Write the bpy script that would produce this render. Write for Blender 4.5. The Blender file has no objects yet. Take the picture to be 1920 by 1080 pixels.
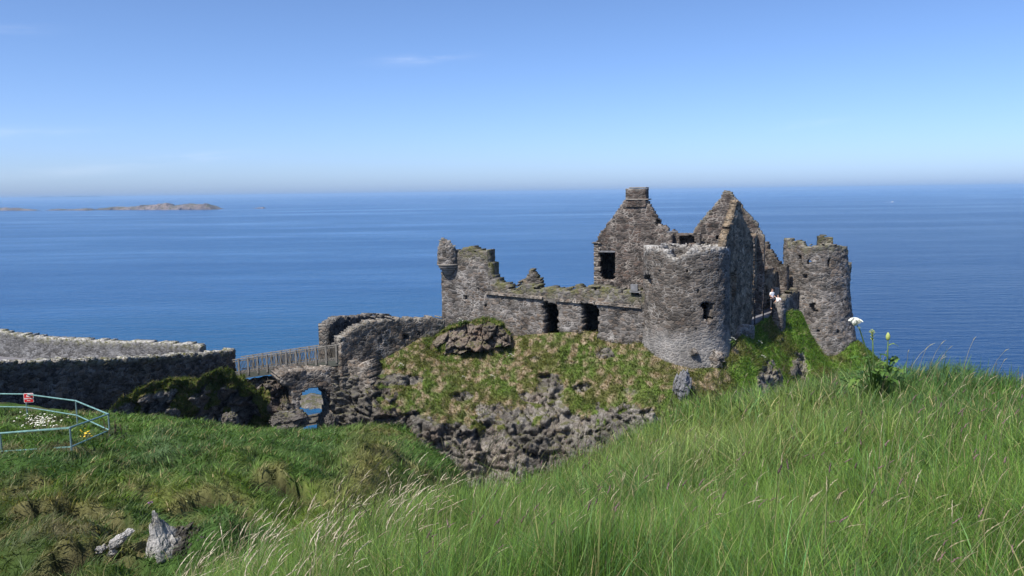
import bpy, bmesh, math, random
import numpy as np
from mathutils import Vector, Matrix

# ------------------------------------------------------------------ camera, world, sun
SC = bpy.context.scene
COL = SC.collection
E = 46.0                    # eye height above the sea
F = 1551.0                  # focal length in 1920-wide pixels
PITCH = math.atan(180 / F)
ROLL = math.radians(0.77)
SUN_AZ, SUN_EL = math.radians(43), math.radians(54)
SUN_STRENGTH = 4.2
SKY_STRENGTH = 0.148
EXPOSURE = 0.55

r0, f0 = Vector((1, 0, 0)), Vector((0, math.cos(PITCH), -math.sin(PITCH)))
u0 = r0.cross(f0)
cr = r0 * math.cos(ROLL) - u0 * math.sin(ROLL)
cu = u0 * math.cos(ROLL) + r0 * math.sin(ROLL)
cam = bpy.data.cameras.new('camera')
cam.sensor_width, cam.lens = 36, 36 * F / 1920
cam.clip_start, cam.clip_end = 0.1, 200000
co = bpy.data.objects.new('camera', cam)
m = Matrix((cr, cu, -f0)).transposed().to_4x4()
m.translation = (0, 0, E)
co.matrix_world = m
COL.objects.link(co)
SC.camera = co

sun_dir = Vector((-math.sin(SUN_AZ) * math.cos(SUN_EL), -math.cos(SUN_AZ) * math.cos(SUN_EL), math.sin(SUN_EL)))
sl = bpy.data.lights.new('sun', 'SUN')
sl.energy, sl.angle, sl.color = SUN_STRENGTH, math.radians(0.5), (1.0, 0.95, 0.88)
so = bpy.data.objects.new('sun', sl)
so.rotation_euler = sun_dir.to_track_quat('Z', 'Y').to_euler()
so.location = (0, 0, E + 60)
COL.objects.link(so)

w = bpy.data.worlds.new("World")
SC.world = w
w.use_nodes = True
wt = w.node_tree
wt.nodes.clear()
wo = wt.nodes.new('ShaderNodeOutputWorld')
wb = wt.nodes.new('ShaderNodeBackground')
ws = wt.nodes.new('ShaderNodeTexSky')
ws.sky_type = 'NISHITA'
ws.sun_disc = False
ws.sun_elevation = SUN_EL
ws.sun_rotation = math.atan2(sun_dir.x, sun_dir.y)
ws.altitude = 0
ws.air_density = 0.5
ws.dust_density = 1.0
ws.ozone_density = 6.0
wh = wt.nodes.new('ShaderNodeHueSaturation')
wh.inputs['Saturation'].default_value = 1.02
wt.links.new(ws.outputs[0], wh.inputs['Color'])
# faint wisps of high cloud
wtc = wt.nodes.new('ShaderNodeTexCoord')
def wn(t, **k):
    n = wt.nodes.new(t)
    for a, b in k.items(): setattr(n, a, b)
    return n
sep = wn('ShaderNodeSeparateXYZ'); wt.links.new(wtc.outputs['Generated'], sep.inputs[0])
def wmath(op, a, b=None, c=None):
    n = wn('ShaderNodeMath', operation=op)
    for i, v in enumerate((a, b, c)):
        if v is None: continue
        if isinstance(v, (int, float)): n.inputs[i].default_value = v
        else: wt.links.new(v, n.inputs[i])
    return n.outputs[0]
az = wmath('ARCTAN2', sep.outputs[0], sep.outputs[1])
el = wmath('ARCSINE', sep.outputs[2])
cmb = wn('ShaderNodeCombineXYZ')
wt.links.new(wmath('MULTIPLY', az, 9.0), cmb.inputs[0])
wt.links.new(wmath('MULTIPLY', wmath('SUBTRACT', el, wmath('MULTIPLY', az, 0.05)), 70.0), cmb.inputs[1])
cn = wn('ShaderNodeTexNoise'); cn.inputs['Scale'].default_value = 1.0; cn.inputs['Detail'].default_value = 5; cn.inputs['Roughness'].default_value = .6
wt.links.new(cmb.outputs[0], cn.inputs['Vector'])
acc = None
for (ca, ce, sa, se, amt) in ((-0.101, 0.155, .045, .005, .55), (-0.36, 0.044, .05, .004, .45), (-0.47, 0.030, .10, .006, .22),
                              (-0.55, 0.066, .07, .006, .3), (-0.52, 0.17, .03, .005, .25), (0.33, 0.07, .04, .004, .22)):
    da = wmath('DIVIDE', wmath('SUBTRACT', az, ca), sa)
    de = wmath('DIVIDE', wmath('SUBTRACT', wmath('SUBTRACT', el, ce), wmath('MULTIPLY', wmath('SUBTRACT', az, ca), 0.07)), se)
    q = wmath('EXPONENT', wmath('MULTIPLY', wmath('ADD', wmath('MULTIPLY', da, da), wmath('MULTIPLY', de, de)), -1.0))
    q = wmath('MULTIPLY', q, amt * .7)
    acc = q if acc is None else wmath('ADD', acc, q)
cl = wn('ShaderNodeMapRange'); cl.inputs[1].default_value = .38; cl.inputs[2].default_value = .75
wt.links.new(cn.outputs[0], cl.inputs[0])
acc = wmath('MULTIPLY', acc, cl.outputs[0])
mx = wn('ShaderNodeMixRGB'); mx.inputs[2].default_value = (5.0, 5.3, 6.0, 1)
tone_ = wh.outputs[0]
for kk, cc in ((-95.0, (1.0, .945, .935, 1)), (-2600.0, (.965, 1.02, 1.12, 1))):
    hzm = wn('ShaderNodeMixRGB', blend_type='MULTIPLY'); hzm.inputs[2].default_value = cc
    wt.links.new(wmath('EXPONENT', wmath('MULTIPLY', wmath('MULTIPLY', el, el), kk)), hzm.inputs[0]); wt.links.new(tone_, hzm.inputs[1]); tone_ = hzm.outputs[0]
wt.links.new(acc, mx.inputs[0]); wt.links.new(hzm.outputs[0], mx.inputs[1])
wt.links.new(mx.outputs[0], wb.inputs[0])
wb.inputs[1].default_value = SKY_STRENGTH
wt.links.new(wb.outputs[0], wo.inputs[0])

SC.view_settings.view_transform = 'Standard'
SC.view_settings.look = 'None'
SC.view_settings.exposure = EXPOSURE
SC.view_settings.gamma = 1
SC.cycles.use_denoising = True
SC.cycles.max_bounces = 6
SC.cycles.diffuse_bounces = 3
SC.cycles.transparent_max_bounces = 8
SC.cycles.volume_bounces = 0
SC.cycles.caustics_reflective = SC.cycles.caustics_refractive = False

random.seed(7)
RNG = np.random.default_rng(11)

# ------------------------------------------------------------------ planning helpers
cr_, cu_, f_ = (np.array(v) for v in (cr, cu, f0))
def ray(px, py):
    return f_ + cr_ * ((px - 960) / F) + cu_ * ((540 - py) / F)
def W(px, py, Z):
    d = ray(px, py); d = d * (Z / d[1])
    return np.array((d[0], d[1], d[2] + E))
def sea_pt(px, py):
    d = ray(px, py); k = -E / d[2]
    return np.array((d[0] * k, d[1] * k, 0.0))
def pix(P):
    v = np.asarray(P, float) - np.array((0, 0, E))
    dep = v @ f_
    dep = np.where(np.abs(dep) < 1e-3, 1e-3, dep)
    return 960 + F * (v @ cr_) / dep, 540 - F * (v @ cu_) / dep, dep

# ------------------------------------------------------------------ noise
def _h(ix, iy, iz, seed):
    h = (ix.astype(np.int64) * 374761393 + iy.astype(np.int64) * 668265263 + iz.astype(np.int64) * 2147483647 + seed * 1274126177) & 0xFFFFFFFF
    h = ((h ^ (h >> 13)) * 1274126177) & 0xFFFFFFFF
    h = ((h ^ (h >> 16)) * 2246822519) & 0xFFFFFFFF
    return h ^ (h >> 15)
def _r(ix, iy, iz, seed): return _h(ix, iy, iz, seed) / 4294967295.0
def vnoise(P, seed=0):
    P = np.asarray(P, float); i = np.floor(P).astype(np.int64); f = P - i
    u = f * f * f * (f * (f * 6 - 15) + 10)
    out = 0
    for dx in (0, 1):
        for dy in (0, 1):
            for dz in (0, 1):
                ix, iy, iz = i[:, 0] + dx, i[:, 1] + dy, i[:, 2] + dz
                g = (_r(ix, iy, iz, seed) * 2 - 1) * (f[:, 0] - dx) + (_r(ix, iy, iz, seed + 57) * 2 - 1) * (f[:, 1] - dy) + (_r(ix, iy, iz, seed + 113) * 2 - 1) * (f[:, 2] - dz)
                wgt = (u[:, 0] if dx else 1 - u[:, 0]) * (u[:, 1] if dy else 1 - u[:, 1]) * (u[:, 2] if dz else 1 - u[:, 2])
                out = out + g * wgt
    return out * 1.5
def fbm(P, scale=1.0, octv=4, seed=0, rough=.5):
    P = np.asarray(P, float) * scale; a, out = 1.0, 0
    for o in range(octv):
        out = out + a * vnoise(P * 2 ** o + 13.7 * o, seed + o); a *= rough
    return out
def worley(P, seed=0):
    P = np.asarray(P, float); i = np.floor(P).astype(np.int64)
    f1 = np.full(len(P), 9.0); f2 = np.full(len(P), 9.0); cid = np.zeros(len(P))
    for dx in (-1, 0, 1):
        for dy in (-1, 0, 1):
            for dz in (-1, 0, 1):
                a, b, c = i[:, 0] + dx, i[:, 1] + dy, i[:, 2] + dz
                q = np.stack((a + _r(a, b, c, seed), b + _r(a, b, c, seed + 31), c + _r(a, b, c, seed + 77)), 1)
                d = np.sqrt(((q - P) ** 2).sum(1)); rid = _r(a, b, c, seed + 201)
                nf = d < f1
                f2 = np.where(nf, f1, np.minimum(f2, d)); cid = np.where(nf, rid, cid); f1 = np.where(nf, d, f1)
    return f1, f2, cid
def crag(P, seed=0, tilt=1.0, crack=.5, cw=.14):
    """angular block relief: every cell is a tilted facet at its own level, with open joints between"""
    P = np.asarray(P, float); i = np.floor(P).astype(np.int64)
    f1 = np.full(len(P), 9.0); f2 = np.full(len(P), 9.0); best = np.zeros((len(P), 3)); bid = np.zeros((len(P), 3), np.int64)
    for dx in (-1, 0, 1):
        for dy in (-1, 0, 1):
            for dz in (-1, 0, 1):
                a, b, c = i[:, 0] + dx, i[:, 1] + dy, i[:, 2] + dz
                q = np.stack((a + _r(a, b, c, seed), b + _r(a, b, c, seed + 31), c + _r(a, b, c, seed + 77)), 1) - P
                d = np.sqrt((q ** 2).sum(1)); nf = d < f1
                f2 = np.where(nf, f1, np.minimum(f2, d)); f1 = np.where(nf, d, f1)
                best = np.where(nf[:, None], q, best); bid = np.where(nf[:, None], np.stack((a, b, c), 1), bid)
    a, b, c = bid.T
    g = np.stack([_r(a, b, c, seed + k) - .5 for k in (301, 302, 303)], 1) * 2
    return (_r(a, b, c, seed + 201) - .5) + (best * g).sum(1) * tilt - crack * (1 - sstep(0, cw, f2 - f1))
def sstep(a, b, x):
    t = np.clip((x - a) / (b - a), 0, 1); return t * t * (3 - 2 * t)
class TPS:
    def __init__(s, xy, v, lam=0.0):
        s.c = np.asarray(xy, float); n = len(s.c)
        K = s.k(s.c) + lam * np.eye(n)
        P = np.hstack((np.ones((n, 1)), s.c))
        A = np.block([[K, P], [P.T, np.zeros((3, 3))]])
        s.w = np.linalg.solve(A, np.concatenate((np.asarray(v, float), np.zeros(3))))
    def k(s, q):
        r2 = ((q[:, None, :] - s.c[None]) ** 2).sum(2)
        return .5 * r2 * np.log(r2 + 1e-9)
    def __call__(s, q):
        q = np.asarray(q, float); out = np.empty(len(q))
        for i in range(0, len(q), 20000):
            b = q[i:i + 20000]
            out[i:i + 20000] = s.k(b) @ s.w[:-3] + s.w[-3] + b @ s.w[-2:]
        return out

# ------------------------------------------------------------------ object helpers
def mesh_np(name, V, quads=None, tris=None, attrs=None, smooth=False):
    me = bpy.data.meshes.new(name)
    V = np.asarray(V, np.float32)
    nq = 0 if quads is None else len(quads); nt = 0 if tris is None else len(tris)
    me.vertices.add(len(V)); me.vertices.foreach_set('co', V.ravel())
    L = []
    if nq: L.append(np.asarray(quads, np.int32).ravel())
    if nt: L.append(np.asarray(tris, np.int32).ravel())
    L = np.concatenate(L)
    me.loops.add(len(L)); me.loops.foreach_set('vertex_index', L)
    me.polygons.add(nq + nt)
    st = np.concatenate((np.arange(nq) * 4, nq * 4 + np.arange(nt) * 3)).astype(np.int32)
    me.polygons.foreach_set('loop_start', st)
    for k, a in (attrs or {}).items():
        a = np.asarray(a, np.float32)
        if a.ndim == 1:
            at = me.attributes.new(k, 'FLOAT', 'POINT'); at.data.foreach_set('value', a)
        else:
            at = me.attributes.new(k, 'FLOAT_COLOR', 'POINT')
            at.data.foreach_set('color', np.hstack((a, np.ones((len(a), 1), np.float32))).ravel())
    me.update(calc_edges=True)
    if smooth: me.polygons.foreach_set('use_smooth', np.ones(nq + nt, bool))
    return me
def obj(name, me, mat=None, parent=None, loc=None):
    """link a mesh built in world coordinates; its origin is moved to loc (or to the parent's origin)"""
    o = bpy.data.objects.new(name, me)
    if mat: me.materials.append(mat)
    if parent is not None:
        o.parent = parent
        p = Vector((0, 0, 0)); q = parent
        while q is not None: p += q.location; q = q.parent
        me.transform(Matrix.Translation(-p))
    elif loc is not None:
        me.transform(Matrix.Translation(-Vector(loc))); o.location = loc
    COL.objects.link(o)
    return o
def tag(o, label, cat=None, group=None, kind=None):
    if label: o['label'] = label
    if cat: o['category'] = cat
    if group: o['group'] = group
    if kind: o['kind'] = kind
    return o
def struct(o, label=None):
    o['kind'] = 'structure'
    if label: o['label'] = label
    return o
def thing(name, label, cat, loc, group=None):
    o = bpy.data.objects.new(name, None)
    o.empty_display_size = .3
    o.location = [float(v) for v in loc]
    COL.objects.link(o)
    return tag(o, label, cat, group)
def bm_mesh(name, bm, smooth=False):
    me = bpy.data.meshes.new(name); bm.to_mesh(me); bm.free()
    if smooth: me.polygons.foreach_set('use_smooth', np.ones(len(me.polygons), bool))
    return me
def add_box(bm, c, s, rot=None):
    """box centred at c with sizes s; rot = 3x3 matrix"""
    R = rot or Matrix.Identity(3)
    vs = [bm.verts.new(Vector(c) + R @ Vector((sx * s[0] / 2, sy * s[1] / 2, sz * s[2] / 2))) for sx in (-1, 1) for sy in (-1, 1) for sz in (-1, 1)]
    for f in ((0, 1, 3, 2), (4, 6, 7, 5), (0, 4, 5, 1), (2, 3, 7, 6), (0, 2, 6, 4), (1, 5, 7, 3)):
        bm.faces.new([vs[i] for i in f])
def add_bar(bm, a, b, wd, ht):
    """rectangular bar from a to b"""
    a, b = Vector(a), Vector(b); d = (b - a); L = d.length; d.normalize()
    up = Vector((0, 0, 1)) if abs(d.z) < .95 else Vector((0, 1, 0))
    s = d.cross(up).normalized(); u = s.cross(d)
    R = Matrix((d, s, u)).transposed()
    add_box(bm, (a + b) / 2, (L, wd, ht), R)
def add_tube(bm, pts, rad, n=8):
    pts = [Vector(p) for p in pts]; rings = []
    rads = rad if hasattr(rad, '__len__') else [rad] * len(pts)
    for i, p in enumerate(pts):
        d = (pts[min(i + 1, len(pts) - 1)] - pts[max(i - 1, 0)]).normalized()
        up = Vector((0, 0, 1)) if abs(d.z) < .9 else Vector((0, 1, 0))
        s = d.cross(up).normalized(); u = s.cross(d)
        rings.append([bm.verts.new(p + (s * math.cos(2 * math.pi * k / n) + u * math.sin(2 * math.pi * k / n)) * rads[i]) for k in range(n)])
    for a, b in zip(rings, rings[1:]):
        for k in range(n): bm.faces.new((a[k], a[(k + 1) % n], b[(k + 1) % n], b[k]))
    bm.faces.new(rings[0][::-1]); bm.faces.new(rings[-1])

# ------------------------------------------------------------------ materials
class NT:
    def __init__(s, name):
        s.m = bpy.data.materials.new(name); s.m.use_nodes = True
        s.t = s.m.node_tree; s.t.nodes.clear()
        s.out = s.t.nodes.new('ShaderNodeOutputMaterial')
        g = s.t.nodes.new('ShaderNodeNewGeometry'); s.pos = g.outputs['Position']; s.nrm = g.outputs['Normal']
    def n(s, t, ins=None, **k):
        nd = s.t.nodes.new(t)
        for a, b in k.items(): setattr(nd, a, b)
        for a, b in (ins or {}).items():
            if isinstance(b, bpy.types.NodeSocket): s.t.links.new(b, nd.inputs[a])
            else: nd.inputs[a].default_value = b
        return nd
    def math(s, op, a, b=0.0, c=0.0): return s.n('ShaderNodeMath', {0: a, 1: b, 2: c}, operation=op).outputs[0]
    def mix(s, f, a, b, mode='MIX'):
        return s.n('ShaderNodeMixRGB', {0: f, 1: a, 2: b}, blend_type=mode).outputs[0]
    def noise(s, scale, detail=4, rough=.55, vec=None, col=False):
        nd = s.n('ShaderNodeTexNoise', {'Vector': vec or s.pos, 'Scale': scale, 'Detail': detail, 'Roughness': rough})
        return nd.outputs[1 if col else 0]
    def rng(s, v, a, b, c=0.0, d=1.0): return s.n('ShaderNodeMapRange', {0: v, 1: a, 2: b, 3: c, 4: d}).outputs[0]
    def ramp(s, v, stops):
        nd = s.n('ShaderNodeValToRGB', {0: v}); r = nd.color_ramp
        while len(r.elements) < len(stops): r.elements.new(.5)
        for e, (p, c) in zip(r.elements, stops): e.position = p; e.color = (*c, 1)
        return nd.outputs[0]
    def attr(s, name, fac=True): return s.n('ShaderNodeAttribute', attribute_name=name).outputs['Fac' if fac else 'Color']
    def mapping(s, scale, loc=(0, 0, 0), rot=(0, 0, 0)):
        return s.n('ShaderNodeMapping', {0: s.pos, 1: loc, 2: rot, 3: scale}).outputs[0]
    def fin(s, color, rough=.9, height=None, dist=.05, spec=.2, strength=1.0, **k):
        b = s.n('ShaderNodeBsdfPrincipled', {'Base Color': color, 'Roughness': rough, 'Specular IOR Level': spec})
        for a, v in k.items():
            b.inputs[a.replace('_', ' ')].default_value = v
        if height is not None:
            bp = s.n('ShaderNodeBump', {'Height': height, 'Distance': dist, 'Strength': strength})
            s.t.links.new(bp.outputs[0], b.inputs['Normal'])
        s.t.links.new(b.outputs[0], s.out.inputs[0])
        return s.m

def m_plain(name, c, rough=.6, var=.25, nsc=8, metallic=0, spec=.3):
    t = NT(name)
    v = t.rng(t.noise(nsc, 4), .3, .7, 1 - var, 1 + var)
    col = t.n('ShaderNodeVectorMath', {0: c, 1: t.n('ShaderNodeCombineXYZ', {0: v, 1: v, 2: v}).outputs[0]}, operation='MULTIPLY').outputs[0]
    return t.fin(col, rough, Metallic=metallic, spec=spec)

def m_rubble(name, size=.36, dark=(.085, .078, .072), mid=(.17, .15, .132), warm=(.20, .155, .12), mortar=(.34, .32, .29),
             mort_w=.09, mort_amt=.75, pale=None, zsplit=None, flat=1.75, relief=.06, tone=(1.05, 1.0, .93)):
    """irregular rubble masonry with pale mortar joints; attribute 'lichen' paints white crusts, 'moss' green"""
    t = NT(name)
    wob = t.n('ShaderNodeVectorMath', {0: t.noise(1.9, 2, col=True), 1: (.5, .5, .5)}, operation='SUBTRACT').outputs[0]
    wob = t.n('ShaderNodeVectorMath', {0: wob, 3: .22}, operation='SCALE').outputs[0]
    p = t.n('ShaderNodeVectorMath', {0: t.pos, 1: wob}, operation='ADD').outputs[0]
    p = t.n('ShaderNodeMapping', {0: p, 3: (1, 1, flat)}).outputs[0]
    big = t.noise(.35, 3)
    sw = t.rng(t.noise(.9, 3, .6), .50, .515)
    va = t.n('ShaderNodeTexVoronoi', {'Vector': p, 'Scale': 1 / size, 'Randomness': .9})
    vb = t.n('ShaderNodeTexVoronoi', {'Vector': p, 'Scale': .74 / size, 'Randomness': .8})
    ea = t.n('ShaderNodeTexVoronoi', {'Vector': p, 'Scale': 1 / size, 'Randomness': .9}, feature='DISTANCE_TO_EDGE').outputs[0]
    eb = t.n('ShaderNodeTexVoronoi', {'Vector': p, 'Scale': .74 / size, 'Randomness': .8}, feature='DISTANCE_TO_EDGE').outputs[0]
    ed_ = t.n('ShaderNodeMix', {0: sw, 2: ea, 3: eb}).outputs[0]
    sp = t.n('ShaderNodeSeparateColor', {0: t.mix(sw, va.outputs['Color'], vb.outputs['Color'])})
    fine = t.noise(9, 3, .6)
    a = t.math('ADD', t.math('MULTIPLY', sp.outputs[0], .8), t.math('MULTIPLY', t.math('SUBTRACT', fine, .5), .6))
    col = t.ramp(a, [(0.0, tuple(x * .6 for x in dark)), (.3, dark), (.65, mid), (1.0, tuple(x * 1.5 for x in mid))])
    col = t.mix(t.math('MULTIPLY', t.rng(sp.outputs[1], .45, 1.0), t.rng(big, .35, .65, .35, 1.0)), col, (*warm, 1))
    edge = t.rng(ed_, mort_w * .35, mort_w, 1.0, 0.0)
    mpatch = t.rng(t.noise(1.1, 4, .6), .36, .62, .1, 1.0)
    if pale is not None:
        z = t.n('ShaderNodeSeparateXYZ', {0: t.pos}).outputs[2]
        zz = t.math('ADD', z, t.math('MULTIPLY', t.noise(.5, 4), 2.6))
        pz = t.rng(zz, zsplit + 1.3 + .5, zsplit + 1.3 - .7, 0.0, 1.0)
        col = t.mix(t.math('MULTIPLY', pz, t.rng(fine, .3, .7, .25, .85)), col, (*pale, 1))
        mpatch = t.math('MAXIMUM', mpatch, t.math('MULTIPLY', pz, .9))
    col = t.mix(t.math('MULTIPLY', t.math('MULTIPLY', edge, mpatch), mort_amt), col, (*mortar, 1))
    crev = t.math('MULTIPLY', edge, t.math('SUBTRACT', 1.0, mpatch))
    col = t.mix(t.math('MULTIPLY', crev, .75), col, (.02, .018, .016, 1))
    blot = t.rng(t.noise(.55, 4, .6), .32, .68, .72, 1.2)
    col = t.n('ShaderNodeVectorMath', {0: col, 1: t.n('ShaderNodeCombineXYZ', {0: t.math('MULTIPLY', blot, tone[0]), 1: t.math('MULTIPLY', blot, tone[1]), 2: t.math('MULTIPLY', blot, tone[2])}).outputs[0]}, operation='MULTIPLY').outputs[0]
    spots = t.rng(t.noise(5.5, 5, .7), .60, .70, 0, .55)
    col = t.mix(spots, col, (.40, .39, .36, 1))
    moss = t.math('MULTIPLY', t.attr('moss'), t.rng(t.noise(2.2, 5, .65), .42, .58))
    col = t.mix(moss, col, t.mix(t.noise(6, 3), (.05, .075, .018, 1), (.16, .13, .05, 1)))
    li = t.math('MULTIPLY', t.attr('lichen'), t.rng(t.noise(3.4, 5, .75), .42, .60))
    col = t.mix(li, col, t.mix(t.noise(9, 3), (.30, .285, .26, 1), (.60, .585, .55, 1)))
    h = t.math('ADD', t.rng(ed_, 0, .2, 0, 1), t.math('ADD', t.math('MULTIPLY', fine, .25), t.math('MULTIPLY', sp.outputs[2], .5)))
    return t.fin(col, .95, h, dist=relief, spec=.12)

def m_rock(name, dark=(.05, .046, .042), mid=(.15, .135, .12), pale=(.30, .28, .26), sc=1.0, reddish=.4, white=.0, turf=False, bump=.11):
    """basalt crags; attribute 'grass' blends to turf"""
    t = NT(name)
    vec = t.n('ShaderNodeVectorMath', {0: t.pos, 1: t.n('ShaderNodeVectorMath', {0: t.noise(1.2 * sc, 3, col=True), 3: .9}, operation='SCALE').outputs[0]}, operation='ADD').outputs[0]
    v = t.n('ShaderNodeTexVoronoi', {'Vector': vec, 'Scale': 1.5 * sc}, feature='DISTANCE_TO_EDGE').outputs[0]
    n1, n2, n3 = t.noise(.8 * sc, 6, .65), t.noise(4 * sc, 6, .7), t.noise(16 * sc, 4, .7)
    a = t.math('ADD', t.math('MULTIPLY', n1, .5), t.math('ADD', t.math('MULTIPLY', n2, .4), t.math('MULTIPLY', n3, .3)))
    col = t.ramp(a, [(.38, dark), (.56, mid), (.70, tuple((x + y) / 2 for x, y in zip(mid, pale))), (.8, pale)])
    col = t.mix(t.math('MULTIPLY', t.rng(t.noise(.33 * sc, 3), .5, .68), reddish), col, (.20, .13, .095, 1))
    col = t.mix(t.rng(v, 0.0, .05, .7, 0), col, (.018, .016, .015, 1))
    col = t.mix(t.math('MULTIPLY', t.rng(t.noise(3.1 * sc, 6, .75), .56, .66), .35 + white), col, (.46, .45, .42, 1))
    big_ = t.rng(t.noise(.22 * sc, 3), .38, .62, .72, 1.3)
    col = t.n('ShaderNodeVectorMath', {0: col, 1: t.n('ShaderNodeCombineXYZ', {0: big_, 1: big_, 2: big_}).outputs[0]}, operation='MULTIPLY').outputs[0]
    upn = t.n('ShaderNodeSeparateXYZ', {0: t.nrm}).outputs[2]
    col = t.mix(t.math('MULTIPLY', t.rng(t.math('ADD', upn, t.math('MULTIPLY', t.math('SUBTRACT', n2, .5), .9)), .62, .80), t.rng(n1, .44, .56, 0, .8)), col, (.085, .085, .03, 1))
    if white: col = t.mix(t.rng(t.noise(1.6 * sc, 5, .7), .42, .55, 0, white), col, (.62, .60, .57, 1))
    g = t.attr('grass')
    gn = t.noise(3.2, 5, .65)
    if turf:
        k_ = t.rng(t.noise(7, 4, .7), .3, .7, .65, 1.3)
        gc = t.n('ShaderNodeVectorMath', {0: t.attr('turf', False), 1: t.n('ShaderNodeCombineXYZ', {0: k_, 1: k_, 2: k_}).outputs[0]}, operation='MULTIPLY').outputs[0]
    else:
        gc = t.ramp(gn, [(.36, (.05, .07, .015)), (.48, (.08, .11, .022)), (.56, (.12, .115, .04)), (.68, (.22, .17, .09))])
    col = t.mix(t.rng(t.math('ADD', g, t.math('MULTIPLY', t.math('SUBTRACT', n2, .5), .7)), .42, .58), col, gc)
    h = t.math('ADD', t.math('MULTIPLY', t.rng(v, 0, .2), .5), t.math('ADD', n2, t.math('MULTIPLY', n3, .4)))
    return t.fin(col, .95, h, dist=bump / sc, spec=.1)

def m_blade(name, trans=.35):
    t = NT(name)
    c = t.attr('tint', False)
    d = t.n('ShaderNodeBsdfPrincipled', {'Base Color': c, 'Roughness': .55, 'Specular IOR Level': .25})
    tr = t.n('ShaderNodeBsdfTranslucent', {0: t.mix(1.0, c, (1.25, 1.25, .7, 1), 'MULTIPLY')})
    mxs = t.n('ShaderNodeMixShader', {0: trans, 1: d.outputs[0], 2: tr.outputs[0]})
    t.t.links.new(mxs.outputs[0], t.out.inputs[0])
    return t.m

def m_ground():
    t = NT('turf_ground')
    n = t.noise(1.3, 6, .65); n2 = t.noise(9, 4, .7)
    k_ = t.rng(n2, .3, .7, .5, 1.1)
    col = t.n('ShaderNodeVectorMath', {0: t.attr('turf', False), 1: t.n('ShaderNodeCombineXYZ', {0: k_, 1: k_, 2: k_}).outputs[0]}, operation='MULTIPLY').outputs[0]
    col = t.mix(t.attr('rock'), col, t.ramp(n2, [(.35, (.05, .045, .04)), (.6, (.16, .14, .12)), (.75, (.3, .28, .26))]))
    return t.fin(col, 1.0, t.math('ADD', n, t.math('MULTIPLY', n2, .5)), dist=.12, spec=.05)

def m_sea():
    t = NT('sea_water')
    big = t.noise(1.0, 5, .6, t.mapping((.0011, .0042, 1), rot=(0, 0, .12)))
    mid = t.noise(1.0, 5, .6, t.mapping((.006, .03, 1), rot=(0, 0, .05)))
    small = t.noise(1.0, 4, .6, t.mapping((.06, .20, 1), rot=(0, 0, .1)))
    tiny = t.noise(1.0, 4, .65, t.mapping((.35, .8, 1), rot=(0, 0, -.1)))
    slick = t.math('ADD', t.math('MULTIPLY', big, .6), t.math('ADD', t.math('MULTIPLY', mid, .3), t.math('MULTIPLY', small, .12)))
    deep = t.ramp(slick, [(.42, (.010, .064, .180)), (.50, (.013, .076, .203)), (.57, (.018, .090, .235)), (.63, (.055, .165, .35))])
    # paler, greener water over the shallows near the rock
    d = t.n('ShaderNodeVectorMath', {0: t.pos, 1: (-60, 150, 0)}, operation='DISTANCE').outputs['Value']
    sh = t.rng(t.math('ADD', d, t.math('MULTIPLY', t.math('SUBTRACT', mid, .5), 120)), 40, 260, .55, 0)
    col = t.mix(sh, deep, (.012, .088, .165, 1))
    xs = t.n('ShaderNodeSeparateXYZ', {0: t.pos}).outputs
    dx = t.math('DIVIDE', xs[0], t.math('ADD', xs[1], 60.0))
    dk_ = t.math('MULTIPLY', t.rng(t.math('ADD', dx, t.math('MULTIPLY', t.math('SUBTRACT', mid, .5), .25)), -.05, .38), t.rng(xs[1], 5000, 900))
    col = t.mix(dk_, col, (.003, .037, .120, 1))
    h = t.math('ADD', t.math('MULTIPLY', small, 1.6), t.math('MULTIPLY', tiny, .45))
    bp = t.n('ShaderNodeBump', {'Height': h, 'Distance': 1.5, 'Strength': .85})
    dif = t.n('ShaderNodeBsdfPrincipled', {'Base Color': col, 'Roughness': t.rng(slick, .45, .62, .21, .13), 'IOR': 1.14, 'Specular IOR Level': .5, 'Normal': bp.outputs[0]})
    t.t.links.new(dif.outputs[0], t.out.inputs[0])
    return t.m

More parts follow.
